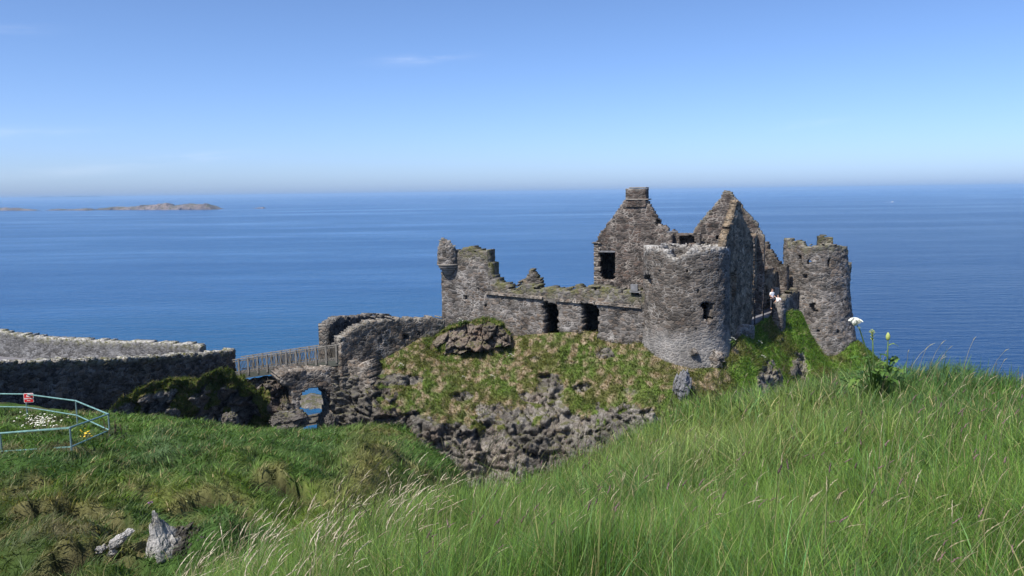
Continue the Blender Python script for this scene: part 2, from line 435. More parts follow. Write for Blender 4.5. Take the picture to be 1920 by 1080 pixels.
M = dict(
    rubble=m_rubble('rubble_masonry', size=.38, dark=(.09, .084, .078), mid=(.165, .152, .138), mortar=(.44, .42, .395), mort_w=.12, mort_amt=.75, relief=.035),
    rubble_warm=m_rubble('rubble_masonry_warm', size=.34, dark=(.062, .055, .051), mid=(.120, .102, .092), warm=(.14, .100, .082), mortar=(.35, .32, .29), mort_w=.115, mort_amt=.75, relief=.03, tone=(1.02, 1.0, .96)),
    rubble_tower=m_rubble('rubble_masonry_tower', size=.36, dark=(.076, .068, .060), mid=(.142, .124, .107), warm=(.145, .115, .094), mortar=(.38, .36, .335), mort_w=.105, mort_amt=.66, pale=(.255, .252, .25), zsplit=35.6, flat=2.0, relief=.03, tone=(1.0, .99, .965)),
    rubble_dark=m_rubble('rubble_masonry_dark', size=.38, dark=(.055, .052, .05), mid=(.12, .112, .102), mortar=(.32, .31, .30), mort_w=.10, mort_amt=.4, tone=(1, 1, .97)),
    rubble_shade_lift=m_rubble('rubble_masonry_shade_lift', size=.36, dark=(.10, .088, .074), mid=(.215, .180, .145), mortar=(.44, .40, .35), mort_w=.11, mort_amt=.6, tone=(1.08, 1, .86), relief=.04),  # same castle stone, colour lightened and warmed to lift walls in shade
    rubble_grey=m_rubble('rubble_masonry_grey', size=.34, dark=(.088, .082, .076), mid=(.172, .158, .147), mortar=(.40, .38, .36), mort_w=.11, mort_amt=.7, flat=1.9, relief=.03, tone=(1.0, .99, .97)),
    render=m_rubble('old_lime_render', size=.30, dark=(.13, .125, .12), mid=(.20, .197, .195), warm=(.2, .195, .19), mortar=(.24, .235, .23), mort_amt=.25, tone=(1.0, 1.0, 1.0), relief=.02),
    rock=m_rock('basalt_rock'), cliff=m_rock('basalt_cliff', dark=(.044, .040, .035), mid=(.140, .127, .109), pale=(.36, .335, .30), reddish=.3, turf=True, bump=.07), crag=m_rock('brown_crag', dark=(.06, .05, .04), mid=(.155, .125, .10), pale=(.30, .27, .23), reddish=.6, sc=1.4), rock_dark=m_rock('basalt_rock_dark', mid=(.15, .135, .115), pale=(.36, .34, .31), reddish=.2),
    rock_white=m_rock('lichened_rock', dark=(.07, .065, .06), mid=(.26, .25, .23), pale=(.6, .58, .55), sc=2.2, white=.5, reddish=.05),
    rock_shadow=m_rock('shadow_black_rock', dark=(.015, .014, .013), mid=(.045, .041, .036), pale=(.14, .13, .12), sc=2.0, reddish=.1),  # near-black tone paints deep shadow on the added boulder
    stone_white=m_rock('bleached_stone', dark=(.30, .29, .27), mid=(.48, .465, .44), pale=(.66, .64, .60), sc=3.0, white=.8, reddish=.0),
    island=m_rock('island_rock', dark=(.09, .08, .08), mid=(.19, .155, .145), pale=(.26, .22, .20), sc=.05, reddish=.5),
    reef=m_rock('reef_rock', dark=(.10, .09, .08), mid=(.16, .145, .13), pale=(.30, .275, .25), sc=.5, reddish=.2),
    ground=m_ground(), sea=m_sea(),
    blade=m_blade('grass_blade'), dry=m_blade('dry_grass_blade', .25), leaf=m_blade('leaf', .3),
    wood=m_plain('weathered_wood', (.185, .172, .15), .8, .3, 5), beam=m_plain('painted_beam', (.07, .075, .062), .6, .2, 3),
    rail=m_plain('galvanised_rail', (.19, .34, .31), .45, .3, 5, metallic=.3), railpost=m_plain('galvanised_post', (.16, .24, .25), .5, .2, 6, metallic=.2),
    sign_red=m_plain('sign_red', (.55, .02, .025), .45, .1), sign_white=m_plain('sign_white', (.8, .76, .74), .5, .08),
    black=m_plain('black_iron', (.012, .012, .014), .5, .2), deck=m_plain('grey_path', (.17, .165, .175), .9, .15, 3),
    white=m_plain('white_paint', (.8, .8, .8), .4, .05), foam=m_plain('foam', (.75, .8, .85), .8, .1, .3),
    skin=m_plain('skin', (.55, .33, .25), .6, .05), hair=m_plain('hair', (.05, .03, .02), .6, .2), shirt=m_plain('white_cloth', (.8, .8, .82), .8, .05),
    trousers=m_plain('dark_cloth', (.05, .055, .07), .9, .1), petal=m_plain('white_petals', (.78, .77, .66), .7, .15, 60),
    bud=m_plain('yellow_green_bud', (.35, .40, .12), .6, .25, 50), stem=m_plain('green_stem', (.07, .12, .035), .6, .2, 30), yellow=m_plain('yellow_petals', (.75, .5, .03), .6, .1),
    purple=m_plain('purple_petals', (.35, .09, .5), .6, .1), cap=m_plain('dressed_stone', (.24, .215, .185), .9, .25, 3), slab=m_plain('slate_slab', (.17, .17, .175), .8, .25, 3),
    seed=m_plain('seed_brown', (.10, .075, .04), .9, .3, 20),
    slat=m_plain('weathered_slats', (.085, .076, .062), .85, .3, 4),
    hill=m_plain('far_hill', (.08, .10, .10), 1, .2, .002),
)

# ------------------------------------------------------------------ rough masonry walls
def path_eval(P, s):
    P = np.asarray(P, float); d = np.sqrt((np.diff(P, axis=0) ** 2).sum(1)); c = np.concatenate(([0], np.cumsum(d)))
    i = np.clip(np.searchsorted(c, s, side='right') - 1, 0, len(d) - 1)
    t = (s - c[i]) / d[i]
    xy = P[i] + (P[i + 1] - P[i]) * t[:, None]
    tn = (P[i + 1] - P[i]) / d[i][:, None]
    return xy, np.stack((tn[:, 1], -tn[:, 0]), 1), c[-1]
def inpoly(x, y, poly):
    r = np.zeros(x.shape, bool); n = len(poly)
    for i in range(n):
        (x1, y1), (x2, y2) = poly[i], poly[(i + 1) % n]
        c = ((y1 > y) != (y2 > y)) & (x < (x2 - x1) * (y - y1) / (y2 - y1 + 1e-12) + x1)
        r ^= c
    return r
_seed = [0]
def wall_mesh(path, zb, top, thick=.9, cell=.14, holes=(), through=(), depth=1.0, rough=.09, relief=.06, batter=None, lichen=0., moss=0., closed=False, lich_h=.35, jag=1.0):
    """a real wall of rubble: path in plan (front face to the right of travel), top(s) heights, holes [(s,z) polygons] are recesses"""
    _seed[0] += 17; sd = _seed[0]
    P = np.asarray(path, float)
    if closed: P = np.vstack((P, P[:1]))
    _, _, L = path_eval(P, np.zeros(1))
    ns = max(2, int(round(L / cell))); s = np.linspace(0, L, ns + 1)
    tops = top(s); zmax = tops.max() + .3
    nz = max(2, int(round((zmax - zb) / cell))); z = np.linspace(zb, zmax, nz + 1)
    sc_, zc_ = (s[:-1] + s[1:]) / 2, (z[:-1] + z[1:]) / 2
    Sg, Zg = np.meshgrid(sc_, zc_, indexing='ij')
    q = np.stack((Sg.ravel(), Zg.ravel(), np.full(Sg.size, sd * 3.1)), 1)
    _, _, cid = worley(q * np.array((2.4, 4.0, 1)), sd)
    jit = ((cid - .5) * 2.2 * rough * 2 + fbm(q, 1.3, 2, sd) * rough).reshape(Sg.shape) * jag
    topc = np.interp(sc_, s, tops)[:, None]
    solid = Zg < topc + jit
    front = solid.copy(); reces = np.zeros_like(solid)
    for h in holes:
        mk = inpoly(Sg + jit * .35, Zg + jit * .35, h) & solid; front &= ~mk; reces |= mk
    for h in through:
        mk = inpoly(Sg + jit * .5, Zg + jit * .5, h); front &= ~mk; solid &= ~mk; reces &= ~mk
    # vertices
    SV, ZV = np.meshgrid(s, z, indexing='ij')
    if not closed:
        pass
    js = (RNG.random(SV.shape) - .5) * cell * .45; jz = (RNG.random(SV.shape) - .5) * cell * .45
    js[0] = js[-1] = 0
    sv = np.clip(SV + js, 0, L).ravel(); zv = (ZV + jz).ravel()
    if not closed:
        endj = (worley(np.stack((np.zeros(len(z)), z * 2.6, np.full(len(z), sd * 1.7)), 1), sd)[2] - .5) * rough * 2
        svg = sv.reshape(SV.shape); svg[0] += endj; svg[-1] -= endj; sv = svg.ravel()
    xy, nn, _ = path_eval(P, np.clip(sv, 0, L - 1e-6))
    # keep normals smooth on curved paths
    if closed or len(P) > 6:
        e = .35
        xa, _, _ = path_eval(P, np.mod(sv - e, L) if closed else np.clip(sv - e, 0, L - 1e-6)); xb, _, _ = path_eval(P, np.mod(sv + e, L) if closed else np.clip(sv + e, 0, L - 1e-6))
        tn = xb - xa; tn /= np.linalg.norm(tn, axis=1)[:, None] + 1e-9; nn = np.stack((tn[:, 1], -tn[:, 0]), 1)
    qq = np.stack((sv * 2.5, zv * 4.2, np.full(len(sv), sd * 1.3)), 1)
    f1, f2, ci = worley(qq, sd)
    rel = relief * ((ci - .5) * 1.1 + np.minimum(f2 - f1, .4)) + fbm(np.stack((sv, zv, zv * 0 + sd), 1), .5, 3, sd) * relief * 1.2
    off = rel + (batter(zv) if batter else 0)
    topv = np.interp(np.clip(sv, 0, L), s, tops)
    li = lichen * np.clip(1 - (topv - zv) / lich_h, 0, 1.2); mo = moss * np.clip(1 - (topv - zv) / (lich_h * 1.6), 0, 1.2)
    if closed:
        for arr in (xy, nn): 
            g = arr.reshape(SV.shape + (2,)); g[-1] = g[0]
        for arr in (zv, off):
            g = arr.reshape(SV.shape); g[-1] = g[0]
    VF = np.column_stack((xy + nn * off[:, None], zv))
    VB = np.column_stack((xy - nn * thick, zv)); VR = np.column_stack((xy - nn * depth, zv))
    N = len(VF); nzv = nz + 1
    def vid(i, k): return i * nzv + k
    quads = []
    I, K = np.nonzero(front)
    quads.append(np.stack((vid(I, K), vid(I + 1, K), vid(I + 1, K + 1), vid(I, K + 1)), 1))
    I, K = np.nonzero(reces)
    quads.append(np.stack((vid(I, K), vid(I + 1, K), vid(I + 1, K + 1), vid(I, K + 1)), 1) + 2 * N)
    I, K = np.nonzero(solid)
    quads.append(np.stack((vid(I, K + 1), vid(I + 1, K + 1), vid(I + 1, K), vid(I, K)), 1) + N)
    def rim(mask, other_off, only=None):
        # side faces between mask cells and empty neighbours, from the front layer to a back layer
        for ax, sgn in ((0, 1), (0, -1), (1, 1), (1, -1)):
            nb = np.zeros_like(mask)
            if ax == 0:
                if closed: nb = np.roll(mask, -sgn, 0)
                elif sgn > 0: nb[:-1] = mask[1:]
                else: nb[1:] = mask[:-1]
            else:
                if sgn > 0: nb[:, :-1] = mask[:, 1:]
                else: nb[:, 1:] = mask[:, :-1]; nb[:, 0] = True
            if only is not None:
                ob = np.zeros_like(mask)
                if ax == 0: ob = np.roll(only, -sgn, 0)
                else: ob = np.roll(only, -sgn, 1)
                sel = mask & ob
            else: sel = mask & ~nb
            I, K = np.nonzero(sel)
            if not len(I): continue
            if ax == 0:
                i = I + (1 if sgn > 0 else 0); a, b = vid(i, K), vid(i, K + 1)
            else:
                k = K + (1 if sgn > 0 else 0); a, b = vid(I, k), vid(I + 1, k)
            qd = np.stack((a, b, b + other_off, a + other_off), 1)
            if (ax == 0 and sgn > 0) or (ax == 1 and sgn < 0): qd = qd[:, ::-1]
            quads.append(qd)
    rim(solid, N)
    if reces.any(): rim(front, 2 * N, reces)
    Q = np.concatenate(quads); V = np.vstack((VF, VB, VR))
    A = {'lichen': np.concatenate((li, li, li)), 'moss': np.concatenate((mo, mo, mo))}
    used = np.unique(Q); rm = np.full(len(V), -1); rm[used] = np.arange(len(used))
    return mesh_np('masonry', V[used], rm[Q], None, {k: a[used] for k, a in A.items()})

class Plan:
    """straight wall planned between two points given as (pixel column, distance)"""
    def __init__(s, a, b, ref=520):
        s.A = W(a[0], ref, a[1])[:2]; s.B = W(b[0], ref, b[1])[:2]
        s.d = (s.B - s.A); s.L = np.linalg.norm(s.d); s.d = s.d / s.L; s.n = np.array((s.d[1], -s.d[0]))
    def sz(s, px, py):
        d = ray(px, py); k = (s.A @ s.n) / (d[:2] @ s.n); p = d[:2] * k
        return ((p - s.A) @ s.d, d[2] * k + E)
    def poly(s, pts): return [s.sz(*p) for p in pts]
    def top(s, pts):
        q = sorted(s.poly(pts)); xs = np.array([a for a, _ in q]); zs = np.array([b for _, b in q])
        return lambda v: np.interp(v, xs, zs)
    def zat(s, px, py): return s.sz(px, py)[1]
    def pt(s, px, py, out=0.0):
        a, z = s.sz(px, py); xy = s.A + s.d * a + s.n * out; return np.array((xy[0], xy[1], z))
    def path(s): return [s.A, s.B]
def rect(x0, y0, x1, y1): return [(x0, y0), (x1, y0), (x1, y1), (x0, y1)]
class Drum:
    """round wall, outward on the right when angle grows; angle 0 faces the camera"""
    def __init__(s, px, Z, rpx=None, R=None):
        s.C = W(px, 520, Z)[:2]; s.R = R or rpx / F * Z; s.n = 96
        s.a0 = math.atan2(-s.C[1], -s.C[0])
        s.lo = s.a0 - math.pi
    def path(s):
        return [s.C + s.R * np.array((math.cos(s.lo + 2 * math.pi * i / s.n), math.sin(s.lo + 2 * math.pi * i / s.n))) for i in range(s.n)]
    def sz(s, px, py, back=False):
        d = ray(px, py); a = d[:2] @ d[:2]; b = -2 * d[:2] @ s.C; c = s.C @ s.C - s.R ** 2
        D = max(b * b - 4 * a * c, 0); k = (-b + (1 if back else -1) * math.sqrt(D)) / (2 * a)
        p = d[:2] * k - s.C; an = (math.atan2(p[1], p[0]) - s.lo) % (2 * math.pi)
        return an * s.R, d[2] * k + E
    def poly(s, pts): return [s.sz(*p) for p in pts]
    def top(s, pts, backz=None):
        q = sorted(s.poly(pts)); xs = [a for a, _ in q]; zs = [b for _, b in q]; L = 2 * math.pi * s.R
        if backz is None: bz0 = zs[0]; bz1 = zs[-1]
        else: bz0 = bz1 = backz
        xs = np.array([0, xs[0] - .25] + xs + [xs[-1] + .25, L]); zs = np.array([bz0, bz0] + zs + [bz1, bz1])
        return lambda v: np.interp(v, xs, zs)

# ------------------------------------------------------------------ sea, far land
def disc(name, R, z, mat, n=96):
    bm = bmesh.new(); c = bm.verts.new((0, 0, z)); r = [bm.verts.new((R * math.sin(2 * math.pi * i / n), R * math.cos(2 * math.pi * i / n), z)) for i in range(n)]
    for i in range(n): bm.faces.new((c, r[(i + 1) % n], r[i]))
    return obj(name, bm_mesh(name, bm), mat)
struct(disc('sea', 46000, 0.0, M['sea']), 'deep blue calm sea with pale wind streaks reaching the horizon')

def lump(name, cols, mat, depth, drop=None, nx=120, nt=40, amp=.4, nsc=1.0, grass=0.0, grass_t=.75, seed=3, ztop_noise=0.0, parent=None, boulder=0.0, flat=.5, gpatch=0.0):
    """land mass planned by columns (top point, foot point); climbs a front face, turns over the top and falls away behind"""
    T = np.array([c[0] for c in cols]); B = np.array([c[1] for c in cols])
    u = np.concatenate(([0], np.cumsum(np.linalg.norm(np.diff(T[:, :2], axis=0), axis=1)))); u /= u[-1]
    uu = np.linspace(0, 1, nx)
    Ti = np.stack([np.interp(uu, u, T[:, k]) for k in range(3)], 1); Bi = np.stack([np.interp(uu, u, B[:, k]) for k in range(3)], 1)
    V = []; G = []
    for t in np.linspace(0, 2, nt):
        if t <= 1:
            e = t ** (1 + flat); p = Bi + (Ti - Bi) * np.column_stack((np.full(nx, e), np.full(nx, e), np.full(nx, t)))
        else:
            q = t - 1; p = Ti + np.column_stack((np.zeros(nx), np.full(nx, depth * q ** .8), -(Ti[:, 2] - Bi[:, 2]) * (q ** 1.6)))
        V.append(p); G.append(np.full(nx, sstep(grass_t, 1.0, min(t, 1.0)) * grass))
    V = np.concatenate(V); G = np.concatenate(G)
    if gpatch: G = np.maximum(G, gpatch * sstep(.08, .34, fbm(V * np.array((1, 1, .6)), .55, 3, seed + 71)))
    endf = np.tile(sstep(0, .06, uu) * sstep(0, .06, 1 - uu), nt)
    n1 = fbm(V, nsc, 5, seed, .55); n2 = fbm(V + 91, nsc, 5, seed + 9, .55); n3 = fbm(V + 33, nsc * 1.2, 4, seed + 5)
    D = np.column_stack((n2 * .6, n1, n3 * .55)) * amp
    if boulder:
        k1 = crag(V * np.array((1, .8, 1.3)) * nsc * 1.1 + n1[:, None] * .15, seed, 1.1, .6); k2 = crag(V * np.array((1, .8, 1.4)) * nsc * 3.0 + n2[:, None] * .1, seed + 4, 1.0, .5)
        gg = np.clip(1 - G * .8, .1, 1); D[:, 1] -= (k1 * 1.3 + k2 * .55) * boulder * gg; D[:, 2] += k1 * .3 * boulder * gg
    D *= endf[:, None]
    V = V + D
    I, K = np.meshgrid(np.arange(nx - 1), np.arange(nt - 1), indexing='ij'); I, K = I.ravel(), K.ravel()
    Q = np.stack((K * nx + I, K * nx + I + 1, (K + 1) * nx + I + 1, (K + 1) * nx + I), 1)
    return obj(name, mesh_np(name, V, Q, None, {'grass': G}), mat, parent)

def sea_cols(prof, base):
    out = []
    for px, py in prof:
        b = sea_pt(px, base(px)); t = W(px, py, b[1] + 25); t[2] = max(t[2], .2); out.append((t, np.array((b[0], b[1], -.6))))
    return out
isl = lambda px: 393.5 - (px - 300) * .004
o = lump('island', sea_cols([(176, 393.3), (185, 391.5), (215, 388), (240, 387.5), (262, 385.5), (290, 383.5), (305, 381), (310, 380.2), (313, 385), (325, 386), (340, 383), (352, 381.5), (370, 383), (385, 382), (392, 386), (399, 392), (402, 393.1)], isl), M['island'], 130, nx=260, nt=26, amp=5, nsc=.03, seed=5, boulder=3)
struct(o, 'long low brownish rocky island with broken crest far out to sea')
o = lump('island', sea_cols([(-60, 390), (-10, 391), (8, 389), (14, 390.6), (30, 389.6), (45, 391.5), (68, 394.2)], lambda p: 395), M['island'], 60, nx=120, nt=20, amp=3, nsc=.04, seed=8, boulder=2)
struct(o, 'low brown islet at the left edge of the sea')
o = lump('island', sea_cols([(84, 394.2), (100, 392), (113, 391.4), (118, 393.2), (140, 392.2), (160, 390.6), (166, 391), (174, 393.9)], lambda p: 394.6), M['island'], 60, nx=120, nt=20, amp=2.5, nsc=.04, seed=10, boulder=2)
struct(o, 'thin dark skerry just left of the long island')
o = lump('island', sea_cols([(474, 390.6), (484, 389.4), (493, 388.3), (496, 390.5)], lambda p: 390.9), M['island'], 30, nx=50, nt=16, amp=1.5, nsc=.06, seed=12)
struct(o, 'tiny dark skerry right of the long island')
hc = []
for px, h in ((-260, 40), (-120, 110), (-20, 95), (40, 130), (58, 205), (75, 140), (100, 190), (125, 215), (150, 195), (162, 60), (185, 5)):
    b = W(px, 380, 33000); hc.append((np.array((b[0], b[1] + 800, h * .6)), np.array((b[0], b[1], -5))))
struct(lump('hills', hc, M['hill'], 2500, nx=160, nt=16, amp=10, nsc=.002, seed=4), 'faint blue headland on the horizon at far left')
# low reef seen through the arch
rc = []
for px, py in ((520, 764), (545, 753), (562, 749), (575, 744), (590, 746), (606, 743), (625, 750), (650, 762)):
    b = sea_pt(px, 768); t = W(px, py, b[1] + 6); rc.append((t, np.array((b[0], b[1], -.5))))
struct(lump('reef', rc, M['reef'], 9, nx=90, nt=24, amp=.7, nsc=.35, seed=14, boulder=.4), 'pale shore rocks seen through the arch')

# boat
bp_ = sea_pt(1670, 379.2)
bt = thing('motor_boat', 'small white motor boat trailing a wake far out at right', 'boat', bp_)
bm = bmesh.new(); Lb = 9.0; secs = []
for t_, wd, hh in ((0, 2.6, 1.2), (.35, 2.9, 1.2), (.7, 2.2, 1.45), (.92, .9, 1.75), (1, .06, 1.9)):
    x = bp_[0] + t_ * Lb
    secs.append([bm.verts.new((x, bp_[1] + a * wd / 2, b)) for a, b in ((-1, hh), (-.75, .05), (0, -.3), (.75, .05), (1, hh))])
for a, b in zip(secs, secs[1:]):
    for k in range(4): bm.faces.new((a[k], b[k], b[k + 1], a[k + 1]))
    bm.faces.new((a[4], b[4], b[0], a[0]))
bm.faces.new(secs[0]); bmesh.ops.recalc_face_normals(bm, faces=bm.faces)
obj('hull', bm_mesh('hull', bm), M['white'], bt)
bm = bmesh.new(); add_box(bm, (bp_[0] + 5.2, bp_[1], 2.1), (2.6, 1.7, 1.5)); bmesh.ops.bevel(bm, geom=bm.edges[:], offset=.2, affect='EDGES')
obj('cabin', bm_mesh('cabin', bm), M['white'], bt)
bm = bmesh.new()
pts = [(-1, .8), (-6, 1.6), (-14, 2.2), (-22, 1.0)]
va = [bm.verts.new((bp_[0] + x, bp_[1] - y, .05 + .35 * (i < 2))) for i, (x, y) in enumerate(pts)]; vb = [bm.verts.new((bp_[0] + x, bp_[1] + y, .05 + .35 * (i < 2))) for i, (x, y) in enumerate(pts)]
for i in range(3): bm.faces.new((va[i], va[i + 1], vb[i + 1], vb[i]))
struct(obj('wake', bm_mesh('wake', bm), M['foam']))

# ------------------------------------------------------------------ mainland terrain (heightfield)
near_pts = [(1700, 712, 10.5), (1920, 728, 9.8), (2200, 745, 9.5), (1640, 722, 10.6), (1560, 735, 11), (1400, 765, 12), (1300, 782, 12.3), (1180, 842, 11.3), (1000, 925, 9.3), (880, 960, 8.6),
            (700, 1010, 7.3), (560, 1060, 6.7), (400, 1120, 6.0), (200, 1240, 5.0), (960, 1130, 3.5), (1500, 935, 5.4), (1750, 820, 7.5), (1900, 1110, 3.5), (1200, 1020, 5.2), (600, 1200, 4.2)]
Pn = np.array([W(*p) for p in near_pts] + [(0, 0, E - 1.68), (3, 0, E - 1.5), (-3, 0, E - 2.4), (0, -4, E - 1.4), (6, -3, E - 1.2), (-6, -4, E - 2.7)])
tps_n = TPS(Pn[:, :2], Pn[:, 2], .02)
mid_pts = [(0, 1090, 9.5), (150, 1050, 10), (310, 1010, 11), (310, 1075, 10), (0, 960, 14), (200, 910, 17), (400, 910, 17), (400, 975, 13.5), (550, 945, 16), (600, 893, 19), (0, 893, 18.5), (250, 862, 21.5), (450, 846, 24.5), (600, 848, 25.5),
           (131, 850, 23), (0, 855, 23.8), (203, 818, 27.5), (142, 800, 30.5), (48, 783, 34), (-60, 784, 35), (330, 787, 36), (0, 757, 44), (220, 782, 42), (350, 796, 40), (425, 808, 39), (500, 815, 38), (590, 818, 36.5), (560, 814, 31.5), (500, 814, 32), (640, 814, 30.5), (425, 808, 33), (660, 814, 35), (725, 797, 33.5), (775, 812, 32),
           (820, 848, 30), (870, 893, 28), (800, 915, 24), (640, 915, 19), (-200, 850, 24), (-300, 780, 36), (-200, 1000, 13), (500, 1030, 11), (700, 850, 26), (700, 960, 19)]
Pm = np.array([W(*p) for p in mid_pts])
tps_m = TPS(Pm[:, :2], Pm[:, 2], .05)
def azr(pts):
    q = sorted((math.atan2(W(*p)[0], W(*p)[1]), math.hypot(*W(*p)[:2])) for p in pts)
    return np.array([a for a, _ in q]), np.array([b for _, b in q])
RN = azr([(-300, 900, 3.6), (200, 1240, 4.6), (400, 1120, 5.8), (560, 1060, 6.6), (700, 1010, 7.2), (880, 960, 8.4), (1000, 925, 9.2), (1180, 842, 11.2), (1300, 782, 12.2), (1400, 765, 12), (1560, 735, 11.2), (1640, 722, 10.8), (1700, 712, 10.6), (1920, 728, 9.9), (2400, 745, 9.5)])
RM = azr([(-500, 780, 46), (0, 757, 45), (220, 784, 42.5), (350, 796, 40.5), (500, 806, 38.5), (620, 800, 36), (720, 792, 33.8), (775, 812, 32), (820, 848, 30), (870, 893, 28), (905, 940, 20), (960, 1000, 11), (1100, 1000, 7), (2400, 900, 4)])
def soft(d, k): return (np.sqrt(np.maximum(d, 0) ** 2 + k * k) - k)
HOL = []
for px, py, Z, w_, hh in ((402, 930, 15.6, .75, .7), (600, 922, 16.8, .6, .6), (18, 938, 15.3, 1.1, .9), (95, 914, 16.8, 1.0, .7), (222, 926, 16, .7, .5), (348, 936, 15.2, .5, .45), (728, 818, 31, 1.6, .9), (770, 885, 25, 1.2, .7), (640, 965, 13.6, .7, .6),
                          (105, 968, 13.2, .8, .6), (25, 1020, 11.2, .8, .6), (150, 1000, 11.8, .7, .5), (262, 1000, 11.6, .5, .4), (215, 1042, 10.4, .8, .35), (480, 960, 14, .5, .5), (520, 905, 17.6, .6, .6), (430, 850, 24, .9, .7), (150, 1060, 9.9, .7, .4), (545, 960, 14, .5, .4)):
    p_ = W(px, py, Z); HOL.append((p_[0], p_[1], w_, hh))
def hollows(x, y):
    """broken turf: bare earth scrapes darkened for shade, with a straw rim standing for the lit uphill edge"""
    soil_shade = np.zeros(len(x)); rim = np.zeros(len(x)); n_ = fbm(np.stack((x, y, x * 0), 1), 1.9, 3, 63)
    for hx, hy, w_, hh in HOL:
        R_ = math.hypot(hx, hy); ux, uy = hx / R_, hy / R_
        a = (x - hx) * ux + (y - hy) * uy; b = (x - hx) * uy - (y - hy) * ux
        v = b / w_ + n_ * .25; q_ = a / hh - .55 + .75 * v * v + n_ * .45
        k = sstep(1.15, .75, np.abs(v))
        soil_shade = np.maximum(soil_shade, k * sstep(-1.0, -.35, q_) * sstep(.28, .02, q_)); rim = np.maximum(rim, k * sstep(.0, .25, q_) * sstep(.85, .4, q_))
    return soil_shade, rim
def ground(x, y, parts=False):
    x = np.asarray(x, float); y = np.asarray(y, float)
    q = np.stack((x, y), 1); r = np.hypot(x, y); th = np.arctan2(x, y)
    P3 = np.stack((x, y, x * 0), 1)
    rn = np.interp(th, *RN) + fbm(P3, .5, 2, 71) * .35; rm = np.interp(th, *RM) + fbm(P3, .25, 2, 73) * .7
    zn = tps_n(q) + fbm(P3, .45, 3, 31) * .10 + fbm(P3, 1.8, 3, 35) * .035
    zn = zn - soft(r - rn, .8) * .95
    zm = tps_m(q) + fbm(P3, .33, 4, 41) * (.20 + .14 * sstep(30, 20, r)) + fbm(P3, 1.15, 3, 47) * (.10 + .08 * sstep(28, 18, r))
    # low turf bank running down towards the gully
    la, lb = W(634, 845, 26.5)[:2], W(648, 905, 18.5)[:2]; dl = lb - la; ll = np.hypot(*dl); dl = dl / ll
    s_ = (q - la) @ dl; d_ = (q - la) @ np.array((-dl[1], dl[0])) + fbm(P3, .6, 2, 57) * .3
    zm = zm + .5 * sstep(-.35, .30, d_) * sstep(3.2, .2, d_) * sstep(-.5, 1.5, s_) * sstep(ll + 2, ll - 1, s_)
    f1, f2, ci = worley(P3 * np.array((.75, .62, 1)) + fbm(P3, .8, 2, 49)[:, None] * .35, 53)
    tus = sstep(9, 13, r) * (1 - sstep(20, 27, r))
    zm = zm + tus * ((.45 - f1) * .68) - tus * .22 * sstep(.2, .55, fbm(P3, .42, 2, 55))
    zm = zm - hollows(x, y)[0] * .5
    zm = zm - soft(r - rm, 1.0) * 1.35
    zb = np.where(np.abs(th) > 2.0, -90, -90)
    k = 3.0; mxx = np.maximum(zn, zm); z = mxx + np.log(np.exp(k * np.clip(zn - mxx, -12, 0)) + np.exp(k * np.clip(zm - mxx, -12, 0))) / k
    lo = E - 31 + fbm(P3, .15, 3, 61) * 2
    lo = np.where(x > 14, lo - (x - 14) * .9, lo)
    z = np.maximum(z, lo)
    if parts: return z, zn, zm, rn, rm, r
    return z
def lerp3(a, b, t): return a + (b - a) * np.asarray(t)[:, None]
def pal(*c): return [np.array(x) for x in c]
G_MID, G_LIGHT, G_DARK, G_OLIVE, G_STRAW, G_BLUE, G_PALE = pal((.088, .172, .024), (.150, .240, .046), (.030, .066, .015), (.13, .135, .03), (.34, .27, .14), (.060, .14, .050), (.26, .31, .12))
def near_tint(P, e=0.0):
    n = len(P); a = fbm(P, .5, 3, 101); b = fbm(P, 1.6, 3, 103); f1, f2, cl = worley(P * np.array((2.6, 2.2, 1)) + b[:, None] * .3, 105)
    lowf = fbm(P, .22, 2, 100)
    c = lerp3(np.tile(G_MID, (n, 1)), G_LIGHT, sstep(-.1, .8, a + lowf * .8 + (cl - .5) * .7 + e))
    c = lerp3(c, G_DARK, sstep(.05, .6, -b * .8 - lowf * .7 + (.5 - cl) * .5 + e * .5) * .9)
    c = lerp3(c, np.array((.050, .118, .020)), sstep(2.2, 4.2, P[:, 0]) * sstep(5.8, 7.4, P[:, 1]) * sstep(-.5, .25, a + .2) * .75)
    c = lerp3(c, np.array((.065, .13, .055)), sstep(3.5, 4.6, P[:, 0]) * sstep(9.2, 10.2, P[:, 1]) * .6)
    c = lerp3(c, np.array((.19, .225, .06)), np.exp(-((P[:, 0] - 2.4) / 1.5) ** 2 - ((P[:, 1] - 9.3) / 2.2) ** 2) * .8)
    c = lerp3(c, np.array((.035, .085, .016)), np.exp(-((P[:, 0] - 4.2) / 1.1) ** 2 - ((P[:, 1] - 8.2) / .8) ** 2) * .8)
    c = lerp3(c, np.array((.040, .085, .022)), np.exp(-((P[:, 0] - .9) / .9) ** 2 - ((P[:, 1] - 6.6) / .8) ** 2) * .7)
    return c
